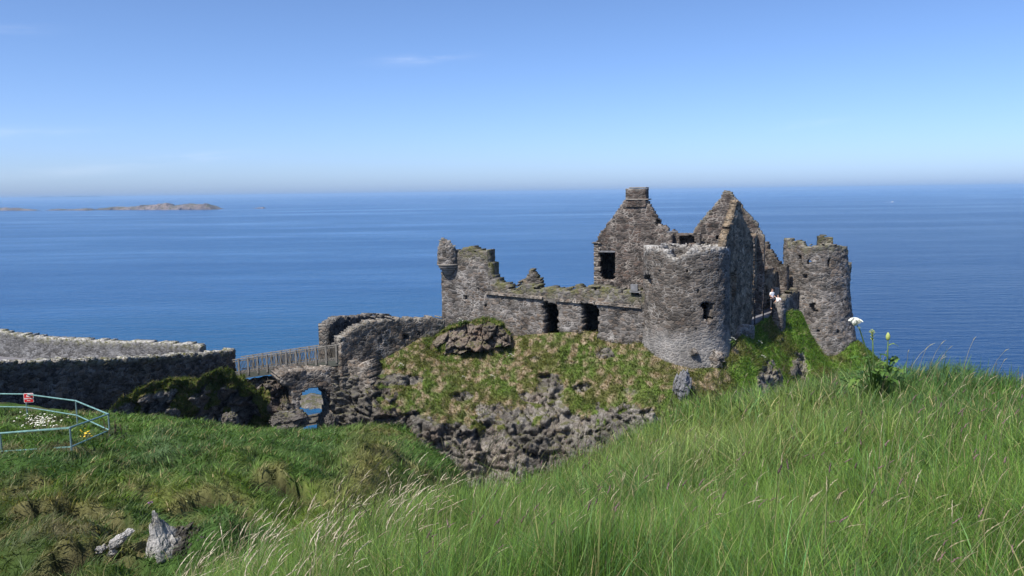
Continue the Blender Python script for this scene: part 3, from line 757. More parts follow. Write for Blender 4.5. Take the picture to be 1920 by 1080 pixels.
def mid_tint(P, e=0.0):
    n = len(P); r = np.hypot(P[:, 0], P[:, 1]); px_, py_, _ = pix(P); P = P * np.array((1, 1, 0))
    a = fbm(P, .22, 3, 121) + e * .5; b = fbm(P, .8, 3, 123) + e * .6; f1, f2, cl = worley(P * np.array((1.5, 1.2, 1)) + b[:, None] * .35, 125)
    c = lerp3(np.tile(np.array((.064, .125, .027)), (n, 1)), np.array((.130, .175, .036)), sstep(-.25, .5, a + (cl - .5) * .5) * sstep(27, 15, r) * .9)
    c = lerp3(c, np.array((.055, .105, .028)), sstep(0, .5, -a) * .8)
    c = lerp3(c, np.array((.09, .155, .028)), sstep(26, 36, r) * .8 * sstep(-.5, .4, b))
    c = lerp3(c, np.array((.09, .145, .06)), np.exp(-((px_ - 305) / 34) ** 2 - ((py_ - 845) / 36) ** 2) * .9)
    c = lerp3(c, np.array((.085, .15, .045)), np.exp(-((px_ - 575) / 55) ** 2 - ((py_ - 838) / 18) ** 2) * .7)
    c = lerp3(c, np.array((.19, .175, .06)), np.exp(-((px_ - 690) / 45) ** 2 - ((py_ - 880) / 70) ** 2) * .85)
    c = lerp3(c, np.array((.30, .22, .13)), sstep(.3, .65, b + (cl - .5) * .8) * sstep(25, 13, r) * .28)
    c = lerp3(c, np.array((.17, .12, .09)), sstep(.1, .4, fbm(P, .5, 2, 127)) * sstep(260, 160, px_) * sstep(19, 22, r) * .6)
    c = lerp3(c, np.array((.028, .042, .014)), sstep(.1, .55, -b + (.5 - cl) * .5) * .65)
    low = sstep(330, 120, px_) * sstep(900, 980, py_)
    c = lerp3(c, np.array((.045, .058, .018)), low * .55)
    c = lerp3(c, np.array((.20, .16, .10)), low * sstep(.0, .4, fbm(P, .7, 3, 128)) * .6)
    so, ri = hollows(P[:, 0], P[:, 1])
    c = lerp3(c, np.array((.22, .19, .09)), ri * .6); c = lerp3(c, np.array((.030, .024, .017)), so * .95)  # straw paints the lit rim, dark earth is deepened to paint shade
    return c
na, nr = 620, 330
th = np.linspace(math.radians(-75), math.radians(75), na); rr = np.exp(np.linspace(math.log(.6), math.log(66), nr))
TH, RR = np.meshgrid(th, rr, indexing='ij')
gx, gy = (RR * np.sin(TH)).ravel(), (RR * np.cos(TH)).ravel()
gz, zn, zm, rn, rm, grr = ground(gx, gy, True)
steep = sstep(.8, 2.5, np.minimum(grr - rn, 99)) * (zn > zm) + sstep(1.0, 3.5, grr - rm) * (zm >= zn)
I, K = np.meshgrid(np.arange(na - 1), np.arange(nr - 1), indexing='ij'); I, K = I.ravel(), K.ravel()
GQ = np.stack((I * nr + K, I * nr + K + 1, (I + 1) * nr + K + 1, (I + 1) * nr + K), 1)[:, ::-1]
GP = np.stack((gx, gy, gz), 1); wn_ = sstep(-.4, .4, zn - zm)
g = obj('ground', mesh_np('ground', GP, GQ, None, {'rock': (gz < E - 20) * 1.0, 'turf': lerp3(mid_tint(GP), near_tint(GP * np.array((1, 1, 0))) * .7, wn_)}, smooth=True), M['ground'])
struct(g, 'grassy headland slope falling towards the chasm')

# ------------------------------------------------------------------ castle rock
top_pts = [(636, 690, 63.5), (700, 692, 64), (760, 655, 66), (800, 630, 67.5), (830, 622, 69), (850, 630, 68.8), (950, 642, 67), (1030, 634, 65.3), (1100, 630, 64.2), (1180, 640, 63), (1215, 660, 60.8), (1232, 679, 59.6), (1250, 690, 58.7), (1300, 704, 58.1), (1340, 700, 58.4),
           (1372, 655, 61), (1392, 640, 62), (1415, 622, 66.3), (1435, 606, 68), (1452, 600, 70), (1480, 590, 72), (1505, 592, 73.2), (1520, 630, 73), (1545, 668, 73), (1580, 660, 73.5), (1612, 645, 74.5), (1640, 672, 75), (1700, 720, 76)]
low_pts = [(640, 800, 62), (700, 722, 62.6), (700, 800, 61), (780, 745, 62), (880, 770, 61.2), (1000, 740, 61.6), (900, 700, 64), (1000, 690, 64.2), (1100, 690, 62.6), (820, 690, 64.8), (1150, 735, 58.9), (1250, 735, 56.5), (1300, 745, 56.2), (1350, 740, 56.9), (1430, 740, 59.5),
           (1430, 680, 63), (1480, 640, 69), (1500, 690, 67), (1560, 700, 69), (1640, 730, 71), (800, 830, 60.2), (870, 890, 59.2), (1000, 860, 58.4), (1100, 850, 57.4), (1180, 820, 56.6), (1300, 830, 55.8), (1430, 830, 58), (1550, 830, 64), (1700, 830, 68)]
A_ = [W(*p) for p in top_pts + low_pts]
A_ += [np.array((W(p, 800, z)[0], z, E - 34)) for p, z in ((640, 60), (800, 58), (1000, 56.5), (1200, 54.5), (1400, 55), (1600, 63), (1750, 66))]
A_ = np.array(A_)
tps_c = TPS(A_[:, [0, 2]], A_[:, 1], .05)
TT = np.array([W(*p) for p in top_pts]); o_ = np.argsort(TT[:, 0]); TT = TT[o_]
ncx, nct = 470, 210
cx = np.linspace(TT[0, 0] - .5, TT[-1, 0], ncx); ctop = np.interp(cx, TT[:, 0], TT[:, 2]) + .35
tt = np.linspace(0, 1, nct) ** 1.25
CX = np.repeat(cx[:, None], nct, 1).ravel(); CZ = (ctop[:, None] + (E - 33 - ctop)[:, None] * tt[None]).ravel()
CY = tps_c(np.stack((CX, CZ), 1))
CV = np.stack((CX, CY, CZ), 1)
ppx, ppy, _ = pix(CV)
line = np.interp(ppx, [630, 690, 700, 740, 790, 830, 880, 905, 950, 1010, 1050, 1090, 1140, 1180, 1240, 1290, 1330, 1400, 1440, 1480, 1510, 1540, 1600, 1700],
                 [640, 695, 722, 735, 772, 792, 798, 772, 766, 758, 752, 758, 756, 762, 778, 800, 790, 775, 735, 735, 720, 760, 800, 820])
nz1 = fbm(CV, .45, 4, 81); nz2 = fbm(CV, 1.4, 3, 83)
rockm = sstep(-9, 11, ppy - line + nz1 * 22 + nz2 * 8)
rockm = rockm * (1 - .95 * sstep(.10, .34, fbm(CV * np.array((1, 1, .55)), .75, 3, 95)) * sstep(62, 18, ppy - line))
# bare patches breaking through the turf
for (bx, by, rx, ry, am) in ((745, 712, 52, 12, 1), (1030, 722, 26, 24, .95), (868, 742, 24, 9, .8), (1090, 725, 20, 9, .8), (1135, 662, 20, 10, .8), (1444, 716, 25, 36, 1), (1500, 690, 17, 32, 1), (1460, 636, 8, 5, .5), (920, 768, 40, 14, .6), (690, 705, 30, 26, .9), (1400, 745, 36, 16, .6), (1005, 672, 14, 5, .5), (1010, 745, 40, 12, .9), (1180, 735, 24, 10, .5)):
    dd = ((ppx - bx) / rx) ** 2 + ((ppy - by) / ry) ** 2
    rockm = np.maximum(rockm, am * sstep(1.35, .5, dd + nz2 * .7))
wv = np.stack((nz1, nz2, nz1), 1)
k1 = crag(CV * np.array((.40, .34, .62)) + wv * .12, 85, 1.0, .5, .08); k2 = crag(CV * np.array((1.25, 1.0, 1.9)) + wv * .12, 87, 1.0, .5, .10); k3 = crag(CV * np.array((3.0, 2.4, 4.2)), 89, 1.0, .25, .2)
lg = CV[:, 2] / 1.15 + CV[:, 0] * .10 + nz1 * .9; lg = lg - np.floor(lg); lg2 = CV[:, 2] / .42 - CV[:, 0] * .16 + nz2 * .8; lg2 = lg2 - np.floor(lg2)
disp = rockm * (k1 * 1.25 + k2 * .62 + k3 * .08 + (lg - .5) * 1.05 * sstep(-.35, .2, nz1) + (lg2 - .5) * .30 * sstep(-.2, .3, nz2) + fbm(CV, .8, 4, 91) * .25)
disp = disp + (1 - rockm) * (nz1 * .22 + nz2 * .22 + fbm(CV, 3.0, 2, 93) * .06)
edge = sstep(0, .04, np.repeat(tt[None], ncx, 0).ravel())
CV[:, 1] -= disp * edge * .62; CV[:, 2] += disp * edge * .22
I, K = np.meshgrid(np.arange(ncx - 1), np.arange(nct - 1), indexing='ij'); I, K = I.ravel(), K.ravel()
CQ = np.stack((I * nct + K, I * nct + K + 1, (I + 1) * nct + K + 1, (I + 1) * nct + K), 1)
# top of the rock behind the walls
def slope_tint(P, e=0.0):
    """patchy turf of the castle rock: green, olive, bleached tussocks"""
    n = len(P); px_ = pix(P)[0]
    wv = fbm(P, .9, 2, 130); f1, f2, cl = worley(P * np.array((2.0, 2.0, 1.15)) + wv[:, None] * .7, 131); a = fbm(P, .3, 3, 133) + e; right = sstep(1330, 1400, px_)
    c = np.tile(np.array((.105, .112, .034)), (n, 1)); c = c + (np.array((.100, .150, .032)) - c) * sstep(-.3, .5, a)[:, None]
    st = sstep(.32, .60, cl + (wv) * .25 - right * .62 - .02) * sstep(.72, .40, f1)
    c = c + (np.array((.30, .235, .165)) - c) * (st * .9)[:, None]
    c = c + (np.array((.105, .19, .028)) - c) * (right * sstep(-.5, .2, a) * .9 * (1 - st))[:, None]
    c = c + (np.array((.045, .055, .02)) - c) * (sstep(.55, .8, f1) * .5)[:, None]
    return c
o = obj('cliff', mesh_np('cliff', CV, CQ, None, {'grass': 1 - rockm, 'turf': slope_tint(CV)}), M['cliff'])
struct(o, 'craggy basalt cliff with a turfed slope below the castle')
bm = bmesh.new()
yv = [bm.verts.new((x, y, E - 11.6)) for x, y in ((-4.8, 74), (0, 70.5), (9, 66), (17, 67), (19.6, 70), (22.6, 74), (24.5, 78), (27, 88), (0, 92), (-4.5, 82))]
ct = bm.verts.new((11, 77, E - 11.2))
for i in range(len(yv)): bm.faces.new((yv[i], yv[(i + 1) % len(yv)], ct))
bmesh.ops.subdivide_edges(bm, edges=bm.edges[:], cuts=5, use_grid_fill=True)
for v in bm.verts: v.co.z += .25 * math.sin(v.co.x * 1.7) * math.sin(v.co.y * 1.3)
me = bm_mesh('courtyard', bm); at = me.attributes.new('grass', 'FLOAT', 'POINT'); at.data.foreach_set('value', np.ones(len(me.vertices), np.float32))
struct(obj('courtyard', me, M['rock']), 'turfed castle yard behind the walls')

# promontory left of the chasm, the pier rock under the bridge end, the crag at the foot of the curtain wall
pr = [((205, 768, 50.5), (205, 800, 50.3)), ((222, 752, 51), (230, 800, 51)), ((255, 727, 53), (258, 800, 53.2)), ((300, 716, 54), (300, 805, 54.6)), ((345, 711, 55), (345, 805, 55.8)), ((368, 716, 55.5), (368, 805, 56.6)), ((384, 699, 56.5), (385, 808, 57.6)),
      ((405, 693, 57.2), (405, 810, 58.6)), ((428, 697, 58), (425, 812, 59.6)), ((445, 706, 59), (450, 812, 60.4)), ((462, 722, 59.5), (470, 815, 61)), ((480, 750, 60), (488, 815, 61.4)), ((496, 790, 60.5), (506, 822, 61.6))]
o = lump('rock_outcrop', [(W(*a), W(*b)) for a, b in pr], M['rock_dark'], 4.5, nx=260, nt=110, amp=.55, nsc=.75, grass=1.2, grass_t=.60, seed=23, gpatch=.95, boulder=.75, flat=0)
struct(o, 'dark overhanging crag with a cap of turf left of the chasm')
pr = [((452, 780, 61.5), (455, 815, 60.8)), ((468, 752, 62), (466, 815, 61)), ((484, 724, 62.5), (482, 815, 61)), ((500, 713, 62), (500, 815, 60.6)), ((522, 714, 61.6), (520, 815, 60.2)), ((528, 742, 61), (530, 815, 59.8)), ((545, 760, 60.4), (545, 815, 59.4)), ((558, 778, 60), (558, 815, 59.2)), ((566, 800, 60), (570, 815, 59.2))]
o = lump('rock_outcrop', [(W(*a), W(*b)) for a, b in pr], M['rock'], 2.0, nx=150, nt=90, amp=.35, nsc=1.0, grass=.25, grass_t=.9, seed=29, gpatch=.8, boulder=.5, flat=-.3)
struct(o, 'pale broken rock pier under the left end of the footbridge')
pr = [((425, 720, 68.5), (425, 830, 67)), ((445, 712, 68), (445, 830, 66.5)), ((470, 711, 67.5), (470, 830, 66)), ((495, 706, 67), (495, 830, 65.5)), ((520, 704, 66.5), (520, 830, 65)), ((540, 712, 66), (540, 830, 65)), ((552, 750, 65.5), (552, 830, 64.6))]
o = lump('rock_outcrop', [(W(*a), W(*b)) for a, b in pr], M['rock_dark'], 2.0, nx=130, nt=70, amp=.3, nsc=.9, grass=.0, seed=53, boulder=.45, flat=-.3)
struct(o, 'dark rock face in the shade behind the footbridge pier')
pr = [((800, 645, 67.4), (796, 668, 66.6)), ((825, 622, 67.8), (820, 664, 66.4)), ((850, 610, 67.6), (850, 662, 65.8)), ((880, 600, 67.2), (880, 660, 65.5)), ((915, 596, 66.8), (915, 656, 65.3)), ((940, 604, 66.4), (937, 650, 65.4)), ((957, 628, 66.2), (957, 646, 65.8))]
o = lump('rock_outcrop', [(W(*a), W(*b)) for a, b in pr], M['crag'], 2.2, nx=150, nt=70, amp=.35, nsc=.85, grass=1.1, grass_t=.70, seed=37, gpatch=1.0, boulder=.42, flat=-.1)
struct(o, 'brown crag with green turf on top at the foot of the corner turret')

# ------------------------------------------------------------------ castle
pw = Plan((828, 70.6), (1216, 61.9))
castle = thing('castle', 'ruined grey stone castle with gables and round tower on the cliff edge', 'castle', (*pw.path()[1], E - 13))
zb = E - 15.0
cur_top = [(828, 500), (843, 498), (845, 471), (880, 466), (914, 470), (917, 474), (917, 518), (924, 520), (932, 527), (948, 531), (952, 540), (960, 545), (972, 540), (985, 530), (1010, 540), (1060, 543), (1110, 538), (1160, 545), (1206, 549), (1217, 549)]
door_a = [(1017, 566), (1047, 569), (1048, 632), (1019, 628)]
door_b = [(1089, 568), (1121, 571), (1121, 640), (1092, 634)]
hole = lambda x, y, r=3.0: rect(x - r, y - r, x + r, y + r)
wm = wall_mesh(pw.path(), zb, pw.top(cur_top), thick=1.3, cell=.12, through=[pw.poly(door_a), pw.poly(door_b)], holes=[pw.poly(h) for h in (hole(897, 541, 3), hole(872, 559, 4), hole(910, 573, 3))], depth=.8, rough=.10, relief=.045, lichen=.15, moss=1.1, lich_h=.7)
cw = obj('curtain_wall', wm, M['rubble_grey'], castle)
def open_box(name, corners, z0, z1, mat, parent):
    """added light-tight box, open at the front, that blackens an opening; corners = plan quad, the front edge is corners[0]-corners[1]"""
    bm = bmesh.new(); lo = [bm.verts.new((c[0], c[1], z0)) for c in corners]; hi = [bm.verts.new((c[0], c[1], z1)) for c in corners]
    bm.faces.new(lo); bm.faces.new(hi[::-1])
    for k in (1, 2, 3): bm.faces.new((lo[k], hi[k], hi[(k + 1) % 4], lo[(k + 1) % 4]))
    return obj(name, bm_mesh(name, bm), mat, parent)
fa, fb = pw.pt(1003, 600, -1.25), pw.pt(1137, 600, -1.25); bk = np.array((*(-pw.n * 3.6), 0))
open_box('door_light_block', [fa, fb, fb + bk, fa + bk], pw.zat(1070, 655), pw.zat(1070, 556), M['rubble_dark'], castle)  # added box that keeps light out so the doorways stay black
# projecting string course above the doors
for seg in ([(911, 550), (1018, 560)], [(1042, 563), (1090, 567)], [(1118, 569), (1203, 577)]):
    (xa, ya), (xb, yb) = seg; n = 26; bm = bmesh.new(); rings = []
    for i in range(n + 1):
        t_ = i / n; p = pw.pt(xa + (xb - xa) * t_, ya + (yb - ya) * t_); nn = np.array((*pw.n, 0)); j = RNG.random(4)
        rings.append([bm.verts.new(p + nn * a + np.array((0, 0, b))) for a, b in ((-.1, -.07), (.17 + j[0] * .08, -.06 + .03 * j[1]), (.15 + j[2] * .07, .10 + .05 * j[3]), (-.1, .2))])
    for a, b in zip(rings, rings[1:]):
        for k in range(4): bm.faces.new((a[k], b[k], b[(k + 1) % 4], a[(k + 1) % 4]))
    bm.faces.new(rings[0]); bm.faces.new(rings[-1][::-1]); bmesh.ops.recalc_face_normals(bm, faces=bm.faces)
    obj('string_course', bm_mesh('string_course', bm), M['rubble'], cw)
# return wall running back from the corner
b_ = W(832, 520, 79)[:2]
obj('return_wall', wall_mesh([b_, pw.A], zb, lambda s: np.full_like(s, pw.zat(832, 510)), thick=1.0, cell=.16), M['rubble'], castle)
# ruined stump behind the curtain wall
ps = Plan((958, 71), (1016, 70))
obj('wall_stump', wall_mesh(ps.path(), zb + 2, ps.top([(958, 550), (968, 545), (975, 532), (983, 524), (988, 512), (992, 505), (1001, 504), (1005, 512), (1006, 520), (1012, 524), (1014, 535), (1016, 542)]), thick=.9, cell=.11, rough=.16, relief=.1, moss=.6), M['rubble_grey'], castle)
# corner turret
dt = Drum(841, 70.3, R=.88)
tur = obj('corner_turret', wall_mesh(dt.path(), dt.sz(841, 498)[1], dt.top([(822.5, 455), (826, 456), (827, 446), (834, 443), (842, 447), (846, 450), (847, 462), (853, 463), (858, 472), (859.5, 480)], backz=dt.sz(841, 474)[1]), thick=.35, cell=.105, rough=.12, relief=.07, closed=True, lichen=.6, moss=.3, lich_h=.3), M['rubble_grey'], castle)
bm = bmesh.new()
for i in range(5):
    z1 = dt.sz(841, 496.5 + i * 4.3)[1]; R_ = (.97, .86, .72, .56, .40)[i]; n = 28
    add_ring = [[bm.verts.new((dt.C[0] + rr_ * math.cos(2 * math.pi * k / n) * (1 + .03 * math.sin(k * 7 + i)), dt.C[1] + rr_ * math.sin(2 * math.pi * k / n), z)) for k in range(n)] for rr_, z in ((R_ - .18, z1 - .13), (R_ - .04, z1 - .11), (R_, z1 - .02), (R_ - .02, z1 + .03), (R_ - .18, z1 + .045))]
    for a, b in zip(add_ring, add_ring[1:]):
        for k in range(n): bm.faces.new((a[k], a[(k + 1) % n], b[(k + 1) % n], b[k]))
    bm.faces.new(add_ring[0][::-1]); bm.faces.new(add_ring[-1])
obj('corbel', bm_mesh('corbel', bm), M['cap'], tur)

# hall gable with chimney
pg = Plan((1116, 72.6), (1260, 70.3))
win = [(1124, 474), (1154, 472), (1153, 526), (1131, 524), (1125, 512)]
gw = obj('gable_wall', wall_mesh(pg.path(), zb + 3, pg.top([(1116, 456), (1119.5, 456), (1120, 446), (1160, 389), (1170, 377), (1215, 376), (1222, 390), (1240, 419), (1256, 437), (1260, 438)]), thick=.9, cell=.12, through=[pg.poly(win)], holes=[pg.poly([(1229, 411), (1236, 409), (1238, 418), (1229, 418)])], depth=.7, rough=.05, relief=.05, lichen=.25), M['rubble_warm'], castle)
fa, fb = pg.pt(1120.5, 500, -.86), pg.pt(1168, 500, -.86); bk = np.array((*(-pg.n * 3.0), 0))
open_box('window_light_block', [fa, fb, fb + bk, fa + bk], pg.zat(1140, 540), pg.zat(1140, 466), M['rubble_dark'], castle)  # added light-tight box, darkens the gable window
bm = bmesh.new()
c0, c1 = pg.pt(1173.5, 380), pg.pt(1211.5, 380); zt = pg.zat(1190, 353)
nn = np.array((*pg.n, 0.0)); dd = np.array((*pg.d, 0.0))
obj('chimney', wall_mesh([(c0 + nn * .14)[:2], (c1 + nn * .14)[:2]], c0[2] - .35, lambda s: np.full_like(s, zt), thick=1.35, cell=.11, rough=.03, relief=.05, lichen=.5, jag=.4), M['rubble_warm'], castle)
bm = bmesh.new()
ctr = (c0 + c1) / 2 - nn * .55; R3 = Matrix((dd, -nn, (0, 0, 1))).transposed()
add_box(bm, (ctr[0] + dd[0] * .15, ctr[1] + dd[1] * .15, zt + .05), (1.45, 1.5, .09), R3); add_box(bm, (ctr[0] + .12, ctr[1], pg.zat(1190, 374)), (1.95, 1.62, .10), R3)
bmesh.ops.bevel(bm, geom=bm.edges[:], offset=.025, affect='EDGES')
obj('chimney_cap', bm_mesh('chimney_cap', bm), M['cap'], castle)
# dressed corner stones and lintel
bm = bmesh.new(); rnd = random.Random(3)
for i in range(9):
    py = 459 + i * 9.0; p = pg.pt(1118.5, py, .03); wd = .62 if i % 2 else .42
    add_box(bm, p + dd * (wd / 2 - .24) - nn * .3, (wd, .72, .36 + rnd.random() * .03), R3)
p = pg.pt(1115.5, 455.5, .08); add_box(bm, p + dd * .15 - nn * .3, (.8, .8, .12), R3)
bmesh.ops.bevel(bm, geom=bm.edges[:], offset=.03, affect='EDGES')
obj('quoins', bm_mesh('quoins', bm), M['rubble'], gw)
bm = bmesh.new(); p = pg.pt(1138, 471.5, .04); add_box(bm, p - nn * .2, (1.5, .5, .13), R3)
obj('lintel', bm_mesh('lintel', bm), M['slab'], gw)
# cross walls between the hall gable and the gatehouse
p1 = Plan((1252, 71.5), (1312, 70.5))
obj('cross_wall', wall_mesh(p1.path(), zb + 4, p1.top([(1252, 436), (1258, 436), (1259, 432), (1266, 431), (1268, 437), (1290, 437), (1312, 435)]), thick=.8, cell=.12, holes=[p1.poly(rect(1274, 442, 1303, 457))], depth=.7, rough=.05), M['rubble_warm'], castle)
p2 = Plan((1240, 66.2), (1345, 64.6))
obj('cross_wall', wall_mesh(p2.path(), zb + 4, p2.top([(1240, 462), (1262, 460), (1345, 458)]), thick=.8, cell=.13, rough=.05), M['rubble_warm'], castle)
for (px, py, ln, an) in ((1240, 461, .9, .5), (1262, 464, .8, -.15), (1250, 466, .7, .1), (1262, 434, .8, 0.03)):
    bm = bmesh.new(); p = p2.pt(px, py, .25); add_box(bm, p, (ln, .5, .09), Matrix.Rotation(-an, 3, 'Y'))
    obj('fallen_slab', bm_mesh('fallen_slab', bm), M['slab'], castle)

# gatehouse: far gable, near gable, pier and side wall
pf = Plan((1299, 72), (1432, 69.8))
obj('gatehouse_gable', wall_mesh(pf.path(), zb + 3, pf.top([(1299, 434), (1305, 425), (1350, 372), (1354, 367), (1354.5, 359), (1370, 359), (1371, 366), (1384, 377), (1392, 388), (1410, 409), (1422, 422), (1423, 431), (1431, 439), (1432, 441)]), thick=.85, cell=.11, holes=[pf.poly(hole(1336, 395, 1.6)), pf.poly(hole(1321, 403, 2)), pf.poly([(1341, 444), (1347, 440), (1348, 449), (1341, 450)])], depth=.7, rough=.05, relief=.05, lichen=.3, moss=.3), M['rubble_warm'], castle)
pS = Plan((1359, 60.3), (1411.5, 66.6))
obj('gatehouse_end_wall', wall_mesh(pS.path(), zb - 1, pS.top([(1359, 455), (1361, 447), (1373, 411), (1383.5, 377), (1386, 378), (1394, 405), (1410, 444), (1411.5, 450)]), thick=.55, cell=.11, holes=[pS.poly([(1370, 512), (1379, 507), (1382, 520), (1381, 548), (1376, 567), (1370, 567)])], depth=1.6, rough=.07, relief=.08, lichen=.0), M['rubble_shade_lift'], castle)
pp_ = Plan((1412, 68.6), (1433, 73.8))
obj('gatehouse_pier', wall_mesh(pp_.path(), zb + 1, pp_.top([(1412, 447), (1416, 440), (1422, 436), (1432, 447), (1433, 450)]), thick=.95, cell=.11, holes=[pp_.poly([(1413, 600), (1412, 560), (1415, 543), (1419, 536), (1422, 545), (1423, 575), (1421, 600)])], depth=.9, rough=.07, relief=.07), M['rubble_shade_lift'], castle)
bm = bmesh.new()
for i in range(20):
    py = 445 + i * 8; p = pp_.pt(1413.2, py, .02); add_box(bm, p + np.array((-.1, .05, 0)), ((.34, .22, .28)[i % 3], .5, .27))
bmesh.ops.bevel(bm, geom=bm.edges[:], offset=.03, affect='EDGES')
obj('quoins', bm_mesh('quoins', bm), M['rubble_warm'], castle)
r1 = Plan((1430, 76), (1474, 74.6))
obj('back_wall', wall_mesh(r1.path(), zb + 3, r1.top([(1430, 444), (1434, 452), (1437, 463), (1450, 480), (1462, 496), (1474, 500)]), thick=.8, cell=.12, holes=[r1.poly(rect(1430, 478, 1434, 484))], rough=.08, moss=.2), M['rubble_warm'], castle)
r2 = Plan((1437, 71.6), (1469, 76.8))
obj('passage_wall', wall_mesh(r2.path(), zb + 3, r2.top([(1437, 520), (1444, 517), (1455, 509), (1462, 506), (1469, 505)]), thick=.8, cell=.11, holes=[r2.poly([(1437, 575), (1437, 535), (1440, 535), (1444, 575)])], rough=.08), M['rubble_shade_lift'], castle)
r3 = Plan((1462, 70.3), (1497, 75))
obj('low_wall', wall_mesh(r3.path(), zb + 1, r3.top([(1462, 577), (1467, 566), (1478, 555), (1488, 548), (1497, 543)]), thick=.7, cell=.11, rough=.1, moss=.4), M['rubble_grey'], castle)
r4 = Plan((1449, 69.9), (1466, 69.2))
obj('low_wall', wall_mesh(r4.path(), zb + 1, r4.top([(1449, 568), (1457, 564), (1466, 570)]), thick=.7, cell=.11, rough=.1), M['rubble_grey'], castle)
bt_ = Plan((1390, 62.6), (1417, 64.6))
obj('buttress', wall_mesh(bt_.path(), zb - 1, bt_.top([(1390, 620), (1398, 613), (1410, 612), (1417, 622)]), thick=1.2, cell=.12, rough=.1, lichen=.5), M['rubble_grey'], castle)

# round tower
dr = Drum(1287, 62.3, rpx=80)
ttop = [(1207.5, 474), (1212, 466), (1225, 463), (1240, 467), (1250, 470), (1256, 481), (1268, 486), (1280, 481), (1290, 472), (1310, 467), (1340, 466), (1362, 464), (1366, 469)]
bz1, bz0 = dr.sz(1287, 610)[1], dr.sz(1287, 705)[1]
rt = obj('round_tower', wall_mesh(dr.path(), zb - 1, dr.top(ttop, backz=dr.sz(1287, 470)[1]), thick=1.1, cell=.115,
    through=[dr.poly(h) for h in ([(1312, 571), (1327, 565), (1340, 568), (1336, 578), (1337, 600), (1326, 604), (1316, 600), (1319, 582)], [(1206.5, 520), (1212, 512), (1220, 519), (1222, 534), (1216, 542), (1210, 532)])],
    holes=[dr.poly(h) for h in (hole(1310, 546, 2.0), hole(1265, 509, 2.0), hole(1288, 509, 2.0), hole(1312, 509, 2.0), hole(1236, 509, 1.8), hole(1347, 508, 1.7), hole(1306, 617, 2.8), hole(1250, 560, 1.6))],
    depth=.8, rough=.06, relief=.04, closed=True, lichen=.95, lich_h=.45, batter=lambda z: .35 * np.clip((bz1 - z) / (bz1 - bz0), 0, 1.4) ** 1.6), M['rubble_tower'], castle)
bm = bmesh.new(); zf = dr.sz(1287, 497)[1]; n = 40
for z_ in (zf, zf + .3):
    ring = [bm.verts.new((dr.C[0] + (dr.R - .6) * math.cos(2 * math.pi * k / n), dr.C[1] + (dr.R - .6) * math.sin(2 * math.pi * k / n), z_)) for k in range(n)]; bm.faces.new(ring if z_ > zf else ring[::-1])
obj('tower_light_block', bm_mesh('tower_light_block', bm), M['rubble'], rt)  # added slab, blocks skylight so the tower windows stay dark
bm = bmesh.new(); p = pw.pt(1190, 539, .05)
add_box(bm, p, (.55, .2, .5), Matrix.Rotation(math.atan2(pw.d[1], pw.d[0]), 3, 'Z')); add_box(bm, pw.pt(1192, 547, .12), (.85, .3, .07), Matrix.Rotation(math.atan2(pw.d[1], pw.d[0]), 3, 'Z'))
obj('carved_slab', bm_mesh('carved_slab', bm), M['slab'], castle)
for (px, py, s_) in ((1340, 668, .55), (1338, 680, .45), (1300, 660, .3)):
    ang, z_ = dr.sz(px, py); a_ = dr.lo + ang / dr.R
    bm = bmesh.new(); q = bmesh.ops.create_icosphere(bm, subdivisions=2, radius=s_)['verts']
    for v in q:
        v.co *= 1 + .25 * math.sin(v.co.x * 9 + v.co.z * 7); v.co += Vector((dr.C[0] + (dr.R + .3) * math.cos(a_), dr.C[1] + (dr.R + .3) * math.sin(a_), z_))
    me = bm_mesh('projecting_stone', bm); obj('projecting_stone', me, M['rubble'], rt)

# separate tower at the right
d2 = Drum(1530, 77.2, rpx=60)
tw = thing('tower', 'broken round stone tower standing at the right end of the castle', 'tower', (*d2.C, E - 15))
t2 = [(1471, 445), (1476, 446), (1477.2, 461), (1484, 456), (1492, 453), (1503, 455), (1509, 465), (1518, 462), (1532, 460), (1570, 459), (1587, 462), (1589.5, 463)]
z1b, z0b = d2.sz(1530, 545)[1], d2.sz(1530, 670)[1]
obj('wall', wall_mesh(d2.path(), zb - 3.5, d2.top(t2, backz=d2.sz(1530, 500)[1]), thick=.75, cell=.115,
    holes=[d2.poly(h) for h in ([(1550, 487), (1557, 486), (1557, 499), (1554, 505), (1552, 494)], [(1503, 515), (1513, 516), (1514, 521), (1505, 522)], [(1517, 569), (1528, 566), (1531, 571), (1524, 574), (1534, 583), (1526, 586), (1518, 576)], hole(1533, 619, 2.2), hole(1566, 620, 1.8), hole(1541, 483, 1.5), [(1497, 480), (1503, 478), (1504, 500), (1499, 512), (1496, 495)])],
    through=[d2.poly([(1512, 489), (1518, 486), (1521, 491), (1517, 499), (1512, 498)])], depth=.65, rough=.1, relief=.07, closed=True, lichen=.3, moss=.8, lich_h=.5, jag=.6,
    batter=lambda z: .95 * np.clip((z1b - z) / (z1b - z0b), 0, 1.5) ** 1.35), M['rubble_grey'], tw)
q0 = d2.sz(1533, 458); 
pc = Plan((1533, 74.6), (1560, 74.4))
obj('chimney_stub', wall_mesh(pc.path(), pc.zat(1545, 464), pc.top([(1533, 448), (1534, 443), (1540, 442), (1558, 444), (1560, 447)]), thick=.9, cell=.11, rough=.07, relief=.06, moss=1.0, lich_h=.6), M['rubble'], tw)

